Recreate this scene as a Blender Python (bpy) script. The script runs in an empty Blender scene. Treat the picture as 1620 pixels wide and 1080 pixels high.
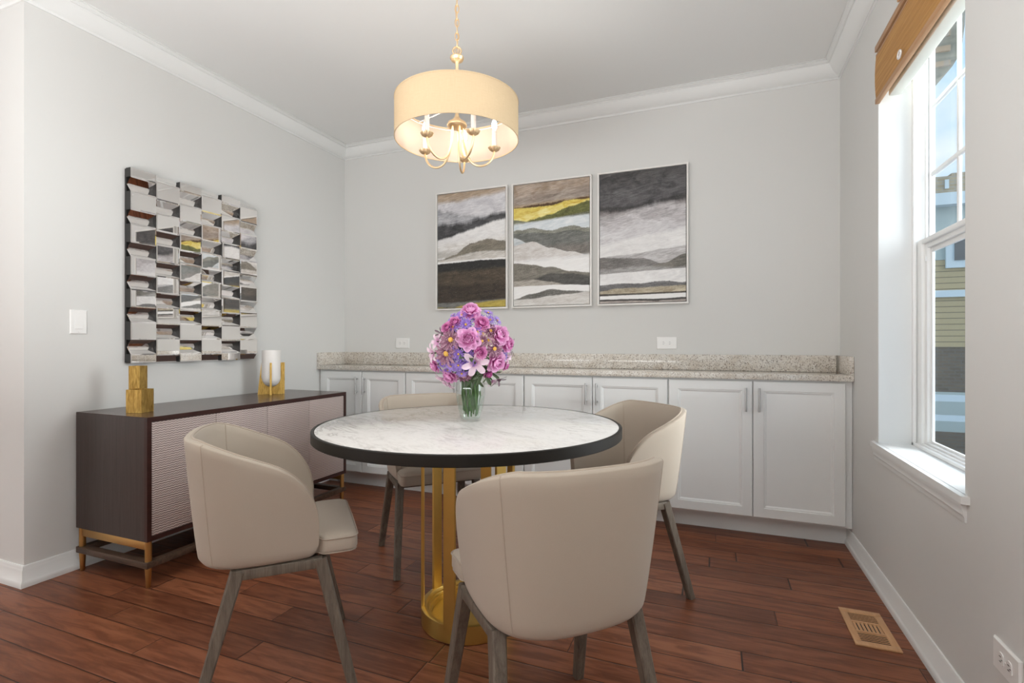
import bpy, bmesh, math, random
from mathutils import Vector, Matrix, noise as mnoise
random.seed(7)
PI = math.pi
S = bpy.context.scene
COL = S.collection

# ------------------------------------------------------------------ camera
F, TH, CAMZ = 803.2, 0.3772, 1.08
cd = bpy.data.cameras.new('camera'); cam = bpy.data.objects.new('camera', cd); COL.objects.link(cam)
cam.location = (0, 0, CAMZ); cam.rotation_euler = (PI/2, 0, TH)
cd.sensor_width = 36; cd.lens = F/1620*36; cd.shift_y = 4.2/1620; cd.clip_start = .05
S.camera = cam
S.view_settings.view_transform = 'Standard'; S.view_settings.look = 'None'
S.view_settings.gamma = 1; S.view_settings.exposure = 0.2
S.view_settings.use_curve_mapping = False
S.cycles.use_denoising = True
S.cycles.max_bounces = 10; S.cycles.diffuse_bounces = 5; S.cycles.glossy_bounces = 5
S.cycles.transparent_max_bounces = 16; S.cycles.transmission_bounces = 6
S.cycles.sample_clamp_indirect = 6
S.cycles.caustics_reflective = False; S.cycles.caustics_refractive = False

# ------------------------------------------------------------------ room dimensions
XR, XL, YB, YE, ZC = .681, -2.8545, 3.419, 1.302, 2.70
YF, XF = -3.4, -6.2            # the wall behind the camera, the far wall of the hall on the left
WY0, WY1, WZ0, WZ1 = 1.857, 2.696, .642, 2.40   # window opening in the right wall

# ------------------------------------------------------------------ world: blue sky with soft clouds
W = bpy.data.worlds.new('sky'); S.world = W; W.use_nodes = True
wt = W.node_tree; wt.nodes.clear()
def wn(t, **k):
    n = wt.nodes.new(t)
    for a, b in k.items(): setattr(n, a, b)
    return n
tc = wn('ShaderNodeTexCoord'); sp = wn('ShaderNodeSeparateXYZ'); wt.links.new(tc.outputs['Generated'], sp.inputs[0])
rp = wn('ShaderNodeValToRGB'); wt.links.new(sp.outputs['Z'], rp.inputs[0])
e = rp.color_ramp.elements; e[0].position = .0; e[0].color = (.70, .86, .97, 1); e[1].position = .6; e[1].color = (.36, .62, .92, 1)
mp = wn('ShaderNodeMapping'); mp.inputs['Scale'].default_value = (3, 3, 6); wt.links.new(tc.outputs['Generated'], mp.inputs[0])
nz = wn('ShaderNodeTexNoise'); nz.inputs['Scale'].default_value = 1.6; nz.inputs['Detail'].default_value = 6; wt.links.new(mp.outputs[0], nz.inputs[0])
cr = wn('ShaderNodeValToRGB'); wt.links.new(nz.outputs[0], cr.inputs[0])
cr.color_ramp.elements[0].position = .47; cr.color_ramp.elements[0].color = (0, 0, 0, 1)
cr.color_ramp.elements[1].position = .72; cr.color_ramp.elements[1].color = (1, 1, 1, 1)
mx = wn('ShaderNodeMixRGB'); mx.inputs[2].default_value = (.95, .97, 1, 1)
wt.links.new(cr.outputs[0], mx.inputs[0]); wt.links.new(rp.outputs[0], mx.inputs[1])
bg = wn('ShaderNodeBackground'); bg.inputs[1].default_value = 1.0; wt.links.new(mx.outputs[0], bg.inputs[0])
wo = wn('ShaderNodeOutputWorld'); wt.links.new(bg.outputs[0], wo.inputs[0])

# ------------------------------------------------------------------ daylight and added fill lights
def area(name, loc, target, sx, sy, power, col=(1, 1, 1)):
    l = bpy.data.lights.new(name, 'AREA'); l.shape = 'RECTANGLE'; l.size = sx; l.size_y = sy; l.energy = power; l.color = col
    o = bpy.data.objects.new(name, l); COL.objects.link(o); o.location = loc
    o.rotation_euler = (Vector(target)-Vector(loc)).to_track_quat('-Z', 'Y').to_euler()
    return o
su = bpy.data.lights.new('sun', 'SUN'); su.energy = 2.5; su.angle = math.radians(60); su.color = (1, .98, .95)
so = bpy.data.objects.new('sun', su); COL.objects.link(so); so.location = (6, 0, 6)
so.rotation_euler = Vector((-1, .22, -.45)).to_track_quat('-Z', 'Y').to_euler()
# fill lights added at the closed rear and hall walls, which have no windows
area('fill_rear', (-1.9, YF+.06, 1.5), (-1.5, 3, 1.45), 3.8, 2.1, 13, (1, 1, .99))
area('fill_hall', (XF+.06, -1.4, 1.5), (0, -.6, 1.0), 3.0, 2.1, 70, (1, 1, .99))
# area light added out of view, beyond the tall window in the right wall
area('fill_side_window', (3.0, 2.55, 1.75), (0, 1.9, 1.2), 2.8, 2.6, 230, (1, 1, 1))
# added fill light, aimed up to brighten the ceiling from beside the camera
area('ceiling_fill', (-1.0, -.45, .92), (-1.0, -.25, 2.7), 2.6, 1.0, 98, (.985, 1, 1))

# ------------------------------------------------------------------ material helpers
class NT:
    def __init__(s, name):
        s.m = bpy.data.materials.new(name); s.m.use_nodes = True
        s.t = s.m.node_tree; s.t.nodes.clear()
        s.out = s.t.nodes.new('ShaderNodeOutputMaterial'); s._tc = None
    def put(s, v, sock):
        if v is None: return
        if isinstance(v, bpy.types.NodeSocket): s.t.links.new(v, sock)
        elif isinstance(v, (tuple, list)):
            sock.default_value = (*v, 1) if len(v) == 3 and len(sock.default_value) == 4 else v
        else: sock.default_value = v
    def co(s, kind='Object'):
        if s._tc is None: s._tc = s.t.nodes.new('ShaderNodeTexCoord')
        return s._tc.outputs[kind]
    def map(s, v, scale=(1, 1, 1), rot=(0, 0, 0), loc=(0, 0, 0)):
        n = s.t.nodes.new('ShaderNodeMapping'); s.put(v, n.inputs[0])
        n.inputs['Scale'].default_value = scale; n.inputs['Rotation'].default_value = rot; n.inputs['Location'].default_value = loc
        return n.outputs[0]
    def xyz(s, v):
        n = s.t.nodes.new('ShaderNodeSeparateXYZ'); s.put(v, n.inputs[0]); return n.outputs
    def comb(s, x=0., y=0., z=0.):
        n = s.t.nodes.new('ShaderNodeCombineXYZ'); s.put(x, n.inputs[0]); s.put(y, n.inputs[1]); s.put(z, n.inputs[2]); return n.outputs[0]
    def math(s, op, a, b=None, c=None):
        n = s.t.nodes.new('ShaderNodeMath'); n.operation = op
        s.put(a, n.inputs[0]); s.put(b, n.inputs[1]); s.put(c, n.inputs[2]); return n.outputs[0]
    def noise(s, v, scale=5, detail=4, rough=.5, dist=0.):
        n = s.t.nodes.new('ShaderNodeTexNoise'); s.put(v, n.inputs['Vector'])
        n.inputs['Scale'].default_value = scale; n.inputs['Detail'].default_value = detail
        n.inputs['Roughness'].default_value = rough; n.inputs['Distortion'].default_value = dist
        return n.outputs[0]
    def vor(s, v, scale=5, feat='F1', out='Distance'):
        n = s.t.nodes.new('ShaderNodeTexVoronoi'); n.feature = feat; s.put(v, n.inputs['Vector']); n.inputs['Scale'].default_value = scale
        return n.outputs[out]
    def wnoise(s, v, out='Value'):
        n = s.t.nodes.new('ShaderNodeTexWhiteNoise'); n.noise_dimensions = '3D'; s.put(v, n.inputs['Vector']); return n.outputs[out]
    def ramp(s, f, stops, interp='LINEAR'):
        n = s.t.nodes.new('ShaderNodeValToRGB'); s.put(f, n.inputs[0]); n.color_ramp.interpolation = interp
        el = n.color_ramp.elements
        while len(el) < len(stops): el.new(.5)
        for q, (p, c) in zip(el, stops):
            q.position = p; q.color = (*c, 1) if not isinstance(c, (int, float)) else (c, c, c, 1)
        return n.outputs[0]
    def mix(s, f, a, b, mode='MIX'):
        n = s.t.nodes.new('ShaderNodeMixRGB'); n.blend_type = mode
        s.put(f, n.inputs[0]); s.put(a, n.inputs[1]); s.put(b, n.inputs[2]); return n.outputs[0]
    def step(s, v, lo, hi):
        n = s.t.nodes.new('ShaderNodeMapRange'); n.interpolation_type = 'SMOOTHSTEP'
        s.put(v, n.inputs[0]); s.put(lo, n.inputs[1]); s.put(hi, n.inputs[2]); return n.outputs[0]
    def bump(s, h, strength=.2, dist=.01):
        n = s.t.nodes.new('ShaderNodeBump'); s.put(h, n.inputs['Height']); n.inputs['Strength'].default_value = strength
        n.inputs['Distance'].default_value = dist; return n.outputs[0]
    def bsdf(s, color=(.8, .8, .8), rough=.5, metal=0., normal=None, spec=.5, sheen=0., coat=0., emit=None, estr=0.):
        n = s.t.nodes.new('ShaderNodeBsdfPrincipled')
        s.put(color, n.inputs['Base Color']); s.put(rough, n.inputs['Roughness']); s.put(metal, n.inputs['Metallic'])
        s.put(normal, n.inputs['Normal']); s.put(spec, n.inputs['Specular IOR Level'])
        if sheen: n.inputs['Sheen Weight'].default_value = sheen; n.inputs['Sheen Roughness'].default_value = .5
        if coat: n.inputs['Coat Weight'].default_value = coat; n.inputs['Coat Roughness'].default_value = .08
        if emit: n.inputs['Emission Color'].default_value = (*emit, 1); n.inputs['Emission Strength'].default_value = estr
        return n.outputs[0]
    def done(s, sh): s.t.links.new(sh, s.out.inputs[0]); return s.m

def plain(name, color, rough=.5, metal=0., spec=.5, sheen=0., coat=0., var=0., vscale=8):
    t = NT(name); c = color
    if var:
        f = t.noise(t.co(), vscale, 3)
        c = t.mix(f, tuple(v*(1-var) for v in color), tuple(min(1, v*(1+var)) for v in color))
    return t.done(t.bsdf(c, rough, metal, None, spec, sheen, coat))

def paint_mat(name, color, rough=.6):
    t = NT(name); n = t.noise(t.co(), 220, 2)
    return t.done(t.bsdf(color, rough, 0, t.bump(n, .04, .002), .3))
M = {}
M['wall'] = paint_mat('wall_paint', (.700, .697, .680), .75)
M['ceil'] = paint_mat('ceiling_paint', (.78, .782, .770), .85)
M['trim'] = paint_mat('white_trim_paint', (.79, .795, .785), .4)
M['cab'] = paint_mat('white_cabinet_paint', (.82, .83, .825), .38)
M['vinyl'] = plain('white_vinyl', (.88, .88, .87), .35)
M['plate'] = plain('white_plastic', (.86, .855, .84), .3)
M['dark'] = plain('dark_slot', (.02, .02, .02), .6)
M['steel'] = plain('brushed_steel', (.55, .55, .55), .32, 1)
M['mirror'] = plain('mirror_glass', (.97, .955, .945), .015, 1)
M['black_board'] = plain('black_backing', (.02, .019, .018), .45)
M['black_rim'] = plain('black_metal_rim', (.013, .0105, .008), .5, 0, .3)
M['gold_metal'] = plain('polished_gold', (.70, .48, .14), .38, 1, var=.08, vscale=20)
M['bronze'] = plain('satin_bronze', (.60, .36, .13), .38, 1)
M['champagne'] = plain('champagne_gold', (.90, .68, .42), .42, 1)
M['white_frame'] = plain('white_frame_lacquer', (.82, .80, .77), .4)
M['candle'] = plain('white_candle_sleeve', (.86, .83, .80), .45)

def fabric(name, c1, c2):
    t = NT(name); o = t.co()
    f = t.noise(o, 900, 2, .6); g = t.noise(o, 9, 3)
    c = t.mix(t.math('MULTIPLY', f, .9), c1, c2); c = t.mix(t.math('MULTIPLY', g, .12), c, tuple(v*.85 for v in c1))
    return t.done(t.bsdf(c, .85, 0, t.bump(f, .12, .001), .25, sheen=.12))
M['fabric'] = fabric('beige_upholstery', (.425, .358, .288), (.48, .415, .345))
M['piping'] = fabric('beige_piping', (.40, .33, .265), (.46, .385, .315))

def wood(name, c1, c2, scale=(30, 30, 2.2), rough=.5, bumpy=.15):
    t = NT(name); v = t.map(t.co(), scale)
    f = t.noise(v, 2.2, 6, .62, .6); g = t.noise(t.map(t.co(), tuple(k*4 for k in scale)), 3, 4, .6)
    k = t.ramp(t.math('ADD', t.math('MULTIPLY', f, .7), t.math('MULTIPLY', g, .3)), [(.32, c1), (.68, c2)])
    return t.done(t.bsdf(k, rough, 0, t.bump(g, bumpy, .002), .4))
M['leg_wood'] = wood('weathered_grey_brown_wood', (.075, .057, .043), (.20, .165, .13))
M['stretch_wood'] = wood('walnut_stretcher', (.035, .02, .013), (.12, .07, .045), (3, 30, 30))
M['espresso'] = wood('dark_espresso_wood', (.030, .019, .016), (.066, .046, .040), (70, 70, 1.2), .42, .25)
M['espresso_top'] = wood('espresso_wood_top', (.050, .026, .021), (.090, .052, .043), (70, 1.2, 70), .22, .05)
M['espresso_edge'] = wood('reddish_espresso_edge', (.030, .0085, .007), (.052, .018, .014), (40, 3, 40), .35, .05)
M['vent_wood'] = wood('light_oak', (.50, .27, .13), (.62, .36, .19), (30, 2.5, 30), .45, .08)
M['bamboo'] = wood('honey_bamboo', (.36, .17, .045), (.62, .35, .12), (60, 1.0, 60), .5, .2)
M['bamboo_rail'] = wood('bamboo_rail', (.42, .23, .11), (.52, .30, .16), (60, 1.0, 60), .5, .05)
M['liner'] = plain('cream_blind_liner', (.82, .82, .74), .7)

def hammered(name, c1, c2):
    t = NT(name); v = t.map(t.co(), (120, 120, 16))
    f = t.noise(v, 1.2, 4, .6, .8)
    c = t.ramp(f, [(.3, c1), (.7, c2)])
    return t.done(t.bsdf(c, .42, .85, t.bump(f, .5, .003)))
M['gold_leaf'] = hammered('brushed_gold_leaf', (.30, .17, .035), (.70, .47, .14))

def floor_mat():
    t = NT('hand_scraped_maple_planks'); P = t.xyz(t.co())
    pw, pl = .1145, .98
    r = t.math('DIVIDE', t.math('SUBTRACT', P[1], 2.30), pw)
    row = t.math('FLOOR', r); fr = t.math('FRACT', r)
    off = t.math('MULTIPLY', t.wnoise(t.comb(row, 3.7, 1.1)), 7.3)
    q = t.math('ADD', t.math('DIVIDE', P[0], pl), off)
    # plank lengths vary: a soft warp of the running coordinate
    q = t.math('ADD', q, t.math('MULTIPLY', t.math('SINE', t.math('MULTIPLY', q, 2.3)), .28))
    colm = t.math('FLOOR', q); fq = t.math('FRACT', q)
    rid = t.wnoise(t.comb(row, colm, .5)); rid2 = t.wnoise(t.comb(row, colm, 9.5))
    dy = t.math('MINIMUM', fr, t.math('SUBTRACT', 1, fr)); dy = t.math('MULTIPLY', dy, pw)
    dx = t.math('MINIMUM', fq, t.math('SUBTRACT', 1, fq)); dx = t.math('MULTIPLY', dx, pl)
    dm = t.math('MINIMUM', dy, dx)
    seam = t.step(dm, .0008, .0026)
    edge = t.step(dm, 0., .008)
    # grain, shifted per plank
    gv = t.comb(t.math('ADD', t.math('MULTIPLY', P[0], 1.), t.math('MULTIPLY', rid, 40)), t.math('ADD', P[1], t.math('MULTIPLY', rid2, 31)), 0.)
    g1 = t.noise(t.map(gv, (2.2, 40, 1)), 2.0, 6, .62, .5)
    g2 = t.noise(t.map(gv, (3.0, 20, 1)), 1.6, 5, .6, .7)
    g3 = t.noise(t.map(gv, (14, 160, 1)), 2.0, 3, .6)
    base = t.ramp(rid, [(0, (.105, .031, .0135)), (.3, (.195, .063, .028)), (.6, (.285, .096, .043)), (.85, (.225, .073, .032)), (1, (.44, .175, .085))])
    c = t.mix(t.ramp(g1, [(.35, 0.), (.75, .55)]), base, (.40, .165, .090))
    c = t.mix(t.ramp(g2, [(.40, .6), (.56, 0.)]), c, (.095, .026, .012))
    c = t.mix(t.math('MULTIPLY', g3, .25), c, (.11, .029, .013))
    c = t.mix(seam, (.012, .005, .003), c)
    scrape = t.noise(t.map(gv, (1.2, 22, 1)), 1.4, 2, .5)
    h = t.math('ADD', t.math('MULTIPLY', edge, .8), t.math('ADD', t.math('MULTIPLY', scrape, .55), t.math('MULTIPLY', g1, .12)))
    return t.done(t.bsdf(c, t.ramp(g1, [(.3, .30), (.7, .42)]), 0, t.bump(h, .35, .004), .28))
M['floor'] = floor_mat()

def granite():
    t = NT('speckled_beige_granite'); o = t.co()
    f = t.noise(o, 16, 5, .6, .5); a = t.noise(o, 130, 3, .7, .4); b = t.vor(o, 120, 'F1', 'Distance'); d = t.noise(o, 60, 4, .7, 1)
    c = t.ramp(f, [(.3, (.62, .555, .475)), (.5, (.70, .655, .59)), (.72, (.80, .77, .72))])
    c = t.mix(t.ramp(a, [(.54, 0.), (.62, .95)]), c, (.17, .13, .10))
    c = t.mix(t.ramp(d, [(.55, 0.), (.66, .85)]), c, (.36, .30, .245))
    c = t.mix(t.ramp(t.noise(o, 95, 2, .5, 2), [(.62, 0.), (.70, .9)]), c, (.88, .86, .82))
    return t.done(t.bsdf(c, .12, 0, None, .5))
M['granite'] = granite()

def marble():
    t = NT('white_veined_marble'); o = t.map(t.co(), (1, 1, 1), (0, 0, .5))
    w = t.noise(o, 2.4, 6, .6, 0.)
    vv = t.map(o, (2.2, 6.5, 1))
    n = t.noise(vv, 1.7, 8, .62, 1.3)
    vein = t.ramp(t.math('ABSOLUTE', t.math('SUBTRACT', n, .5)), [(0., 1.), (.018, .45), (.05, 0.)])
    vein = t.math('MULTIPLY', vein, t.ramp(w, [(.42, 0.), (.62, 1.)]))
    n2 = t.noise(t.map(o, (3, 9, 1), (0, 0, .25)), 2.6, 8, .65, 1.0)
    v2 = t.ramp(t.math('ABSOLUTE', t.math('SUBTRACT', n2, .52)), [(0., .5), (.02, 0.)])
    c = t.mix(t.ramp(w, [(.35, 0.), (.7, .5)]), (.83, .805, .78), (.75, .725, .70))
    c = t.mix(t.math('MULTIPLY', vein, .85), c, (.42, .39, .37)); c = t.mix(t.math('MULTIPLY', v2, .7), c, (.5, .46, .44))
    return t.done(t.bsdf(c, .10, 0, None, .5))
M['marble'] = marble()

def door_weave():
    t = NT('embossed_wavy_door_panel'); P = t.xyz(t.co())
    zig = t.math('PINGPONG', t.math('MULTIPLY', P[1], 1/.018), .5)
    k = t.math('ADD', t.math('MULTIPLY', P[2], 1/.0105), t.math('MULTIPLY', zig, .8))
    f = t.math('PINGPONG', k, .5)
    line = t.step(f, .05, .17)
    n = t.noise(t.co(), 5, 3)
    c = t.mix(n, (.53, .435, .415), (.62, .53, .50))
    c = t.mix(line, (.17, .125, .115), c)
    return t.done(t.bsdf(c, .45, 0, t.bump(f, .5, .006), .4))
M['weave'] = door_weave()

def shade_mat():
    t = NT('cream_linen_shade'); o = t.xyz(t.co())
    ang = t.math('ARCTAN2', o[1], o[0])
    v = t.comb(t.math('MULTIPLY', ang, 40), t.math('MULTIPLY', o[2], 6), 0.)
    f = t.noise(v, 3, 4, .7); g = t.noise(t.comb(t.math('MULTIPLY', ang, 4), t.math('MULTIPLY', o[2], 160), 0.), 2, 3, .7)
    c = t.mix(t.math('MULTIPLY', t.math('ADD', f, g), .5), (.52, .385, .235), (.74, .585, .39))
    gm = t.t.nodes.new('ShaderNodeNewGeometry'); c = t.mix(gm.outputs['Backfacing'], c, (.56, .475, .405))   # white lined inside
    d = t.t.nodes.new('ShaderNodeBsdfDiffuse'); t.put(c, d.inputs[0])
    tr = t.t.nodes.new('ShaderNodeBsdfTranslucent'); t.put((.80, .63, .42), tr.inputs[0])
    mxx = t.t.nodes.new('ShaderNodeMixShader'); mxx.inputs[0].default_value = .05
    t.t.links.new(d.outputs[0], mxx.inputs[1]); t.t.links.new(tr.outputs[0], mxx.inputs[2])
    return t.done(mxx.outputs[0])
M['shade'] = shade_mat()
M['shade_in'] = plain('white_shade_lining', (.86, .80, .74), .7)

def glow(name, col, st):
    t = NT(name); return t.done(t.bsdf((.9, .85, .75), .3, emit=col, estr=st))
M['bulb_on'] = glow('lit_bulb', (1, .85, .70), 44)

def thin_glass(name, tint=(1, 1, 1), fres=1.45, rough=.0, boost=1.0):
    t = NT(name)
    tr = t.t.nodes.new('ShaderNodeBsdfTransparent'); t.put(tint, tr.inputs[0])
    gl = t.t.nodes.new('ShaderNodeBsdfGlossy'); gl.inputs['Roughness'].default_value = rough
    lw = t.t.nodes.new('ShaderNodeLayerWeight'); lw.inputs[0].default_value = .5
    k = t.math('ADD', .03, t.math('MULTIPLY', t.math('POWER', lw.outputs['Facing'], 3.5), fres))
    m = t.t.nodes.new('ShaderNodeMixShader'); t.put(t.math('MULTIPLY', k, boost), m.inputs[0])
    t.t.links.new(tr.outputs[0], m.inputs[1]); t.t.links.new(gl.outputs[0], m.inputs[2])
    return t.done(m.outputs[0])
M['pane'] = thin_glass('window_glass', (.93, .96, .97), .16, 0., .8)
M['vase_glass'] = thin_glass('clear_vase_glass', (.97, .98, .975), .55, 0., 1.)
M['water'] = thin_glass('clear_water', (.93, .965, .945), .2, 0., .8)

def petal_mat(name, c1, c2, c3=None, r0=.010, r1=.040):
    """petals run from c1 at the heart of the flower to c2 at the tips, c3 along the streaks"""
    t = NT(name); o = t.co(); n = t.t.nodes.new('ShaderNodeVectorMath'); n.operation = 'LENGTH'; t.put(o, n.inputs[0])
    f = t.noise(o, 90, 3, .6)
    c = t.mix(t.step(t.math('ADD', n.outputs['Value'], t.math('MULTIPLY', t.math('SUBTRACT', f, .5), .02)), r0, r1), c1, c2)
    if c3: c = t.mix(t.ramp(t.noise(o, 160, 2, .5), [(.50, 0.), (.66, .6)]), c, c3)
    d = t.bsdf(c, .6, 0, None, .25)
    tr = t.t.nodes.new('ShaderNodeBsdfTranslucent'); t.put(c, tr.inputs[0])
    m = t.t.nodes.new('ShaderNodeMixShader'); m.inputs[0].default_value = .22
    t.t.links.new(d, m.inputs[1]); t.t.links.new(tr.outputs[0], m.inputs[2])
    return t.done(m.outputs[0])
M['peony'] = petal_mat('pink_peony_petal', (.72, .14, .48), (.95, .62, .86), None, .008, .042)
M['peony_dark'] = petal_mat('magenta_peony_petal', (.62, .09, .40), (.93, .48, .76), None, .006, .030)
M['daisy'] = petal_mat('plum_daisy_petal', (.17, .055, .105), (.36, .17, .25), (.62, .45, .52), .008, .040)
M['lily'] = petal_mat('pale_pink_lily_petal', (.62, .30, .50), (.88, .70, .80), None, .004, .030)
M['aster'] = petal_mat('violet_aster_petal', (.25, .14, .52), (.42, .27, .72), (.55, .42, .80))
M['cream'] = petal_mat('cream_blossom_petal', (.80, .66, .62), (.88, .80, .74))
M['yellow'] = plain('yellow_flower_centre', (.72, .42, .08), .7, var=.3, vscale=200)
M['lily_eye'] = plain('dark_lily_eye', (.05, .06, .015), .6)
M['stem'] = plain('green_stem', (.045, .12, .018), .5, var=.25, vscale=40)
M['leaf'] = plain('dark_green_leaf', (.055, .085, .035), .5, var=.3, vscale=30)
M['leaf_plum'] = plain('plum_tinted_leaf', (.16, .10, .13), .55, var=.3, vscale=30)

# ------------------------------------------------------------------ mesh helpers
class MB:
    def __init__(s): s.bm = bmesh.new()
    def verts(s, pts): return [s.bm.verts.new(p) for p in pts]
    def face(s, pts):
        try: return s.bm.faces.new(s.verts(pts))
        except ValueError: return None
    def box(s, x0, x1, y0, y1, z0, z1, bev=0., seg=2, mat=None):
        r = bmesh.ops.create_cube(s.bm, size=1)['verts']
        for v in r:
            v.co = Vector(((x0+x1)/2+v.co.x*(x1-x0), (y0+y1)/2+v.co.y*(y1-y0), (z0+z1)/2+v.co.z*(z1-z0)))
        if bev:
            ed = list({e for v in r for e in v.link_edges})
            bmesh.ops.bevel(s.bm, geom=ed, offset=bev, segments=seg, affect='EDGES', profile=.5)
        return s
    def hexa(s, b, t, cap=True):          # loft between two equal rings of points
        B, T = s.verts(b), s.verts(t); n = len(B)
        for i in range(n): s.bm.faces.new((B[i], B[(i+1) % n], T[(i+1) % n], T[i]))
        if cap:
            s.bm.faces.new(B[::-1]); s.bm.faces.new(T)
        return s
    def bar(s, p, q, w, d, up=(0, 0, 1), w2=None, d2=None, ch=0.):
        p, q = Vector(p), Vector(q); z = (q-p).normalized(); x = Vector(up).cross(z)
        if x.length < 1e-4: x = Vector((1, 0, 0)).cross(z)
        x.normalize(); y = z.cross(x); w2 = w2 or w; d2 = d2 or d
        def ring(o, a, b):
            if ch:
                k = ch; pts = [(a-k, b), (a, b-k), (a, -b+k), (a-k, -b), (-a+k, -b), (-a, -b+k), (-a, b-k), (-a+k, b)]
            else: pts = [(a, b), (a, -b), (-a, -b), (-a, b)]
            return [o+x*u+y*v for u, v in pts][::-1]
        return s.hexa(ring(p, w/2, d/2), ring(q, w2/2, d2/2))
    def lathe(s, prof, seg=48, c=(0, 0, 0), close=False):
        rings = []
        for r, z in prof:
            rings.append([s.bm.verts.new((c[0]+max(r, 1e-5)*math.cos(2*PI*i/seg), c[1]+max(r, 1e-5)*math.sin(2*PI*i/seg), c[2]+z)) for i in range(seg)])
        n = len(rings)
        for k in range(n if close else n-1):
            a, b = rings[k], rings[(k+1) % n]
            for i in range(seg): s.bm.faces.new((a[i], a[(i+1) % seg], b[(i+1) % seg], b[i]))
        return s
    def tube(s, pts, r, seg=10, closed=False, caps=True):
        pts = [Vector(p) for p in pts]; n = len(pts); rr = r if isinstance(r, (list, tuple)) else [r]*n
        T = []
        for i in range(n):
            if closed: t = pts[(i+1) % n]-pts[i-1]
            else: t = pts[min(i+1, n-1)]-pts[max(i-1, 0)]
            T.append(t.normalized())
        u = T[0].orthogonal().normalized(); R = []
        for i in range(n):
            u = (u-T[i]*u.dot(T[i])).normalized(); w = T[i].cross(u)
            R.append([s.bm.verts.new(pts[i]+(u*math.cos(2*PI*k/seg)+w*math.sin(2*PI*k/seg))*rr[i]) for k in range(seg)])
        for i in range(n if closed else n-1):
            a, b = R[i], R[(i+1) % n]
            sh = 0
            if closed and i == n-1:
                sh = min(range(seg), key=lambda q: (b[q].co-a[0].co).length)
            for k in range(seg): s.bm.faces.new((a[k], a[(k+1) % seg], b[(k+1+sh) % seg], b[(k+sh) % seg]))
        if caps and not closed:
            s.bm.faces.new(R[0][::-1]); s.bm.faces.new(R[-1])
        return s
    def grid(s, rows):
        V = [[s.bm.verts.new(p) for p in r] for r in rows]
        for i in range(len(V)-1):
            for j in range(len(V[0])-1): s.bm.faces.new((V[i][j], V[i][j+1], V[i+1][j+1], V[i+1][j]))
        return s
    def sphere(s, c, r, seg=12, ring=8, sc=(1, 1, 1)):
        q = bmesh.ops.create_uvsphere(s.bm, u_segments=seg, v_segments=ring, radius=r)['verts']
        for v in q: v.co = Vector((c[0]+v.co.x*sc[0], c[1]+v.co.y*sc[1], c[2]+v.co.z*sc[2]))
        return s
    def build(s, name, mat, parent=None, smooth=True, ang=35, recalc=True):
        if recalc: bmesh.ops.recalc_face_normals(s.bm, faces=s.bm.faces)
        me = bpy.data.meshes.new(name); s.bm.to_mesh(me); s.bm.free()
        for m in (mat if isinstance(mat, (list, tuple)) else [mat]): me.materials.append(m)
        if smooth:
            me.polygons.foreach_set('use_smooth', [True]*len(me.polygons))
            me.set_sharp_from_angle(angle=math.radians(ang))
        o = bpy.data.objects.new(name, me); COL.objects.link(o)
        if parent: o.parent = parent
        return o
def tag(o, label=None, cat=None, group=None, kind=None):
    if label: o['label'] = label
    if cat: o['category'] = cat
    if group: o['group'] = group
    if kind: o['kind'] = kind
    return o
def empty(name, loc=(0, 0, 0), rz=0., label=None, cat=None, group=None):
    o = bpy.data.objects.new(name, None); COL.objects.link(o); o.empty_display_size = .05
    o.location = loc; o.rotation_euler = (0, 0, rz); return tag(o, label, cat, group)
KIDS = {}
def copy_tree(o, parent=None):
    c = o.copy(); COL.objects.link(c)
    if parent: c.parent = parent
    for ch in [x for x in COL.objects if x.parent == o]: copy_tree(ch, c)
    return c
def struct(o, label=None, cat=None): return tag(o, label, cat, kind='structure')

# ================================================================== ROOM SHELL
b = MB(); b.box(XF-.2, XR+.25, YF-.2, YB+.2, -.12, 0); struct(b.build('floor', M['floor'], smooth=False), 'reddish brown hand scraped hardwood plank floor', 'floor')
b = MB(); b.box(XF-.2, XR+.25, YF-.2, YB+.2, ZC, ZC+.12); struct(b.build('ceiling', M['ceil'], smooth=False), 'flat white painted ceiling above the dining table', 'ceiling')
b = MB(); b.box(XL, XR, YB, YB+.2, 0, ZC); struct(b.build('wall_back', M['wall'], smooth=False), 'light grey wall behind the white cabinets', 'wall')
b = MB(); b.box(XF, XL, YE, YB+.2, 0, ZC); struct(b.build('wall_left', M['wall'], smooth=False), 'light grey wall with the faceted mirror, turning a corner at its left end', 'wall')
b = MB()
WT = .135
b.box(XR, XR+WT, YF-.2, WY0, 0, ZC); b.box(XR, XR+WT, WY1, YB+.2, 0, ZC)
b.box(XR, XR+WT, WY0, WY1, 0, WZ0-.022); b.box(XR, XR+WT, WY0, WY1, WZ1, ZC)
struct(b.build('wall_right', M['wall'], smooth=False), 'light grey wall pierced by the tall window', 'wall')
b = MB(); b.box(XF-.2, XR+.25, YF-.2, YF, 0, ZC); struct(b.build('wall_rear', M['wall'], smooth=False))
b = MB(); b.box(XF-.2, XF, YF-.2, YB+.2, 0, ZC); struct(b.build('wall_hall', M['wall'], smooth=False))
# the white painted reveal lining the window opening
b = MB()
b.box(XR+.0015, XR+.122, WY1-.003, WY1+.01, WZ0, WZ1); b.box(XR+.0015, XR+.122, WY0-.01, WY0+.003, WZ0, WZ1); b.box(XR+.0015, XR+.122, WY0, WY1, WZ1-.003, WZ1+.01)
struct(b.build('window_1_reveal', M['trim'], smooth=False))

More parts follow.
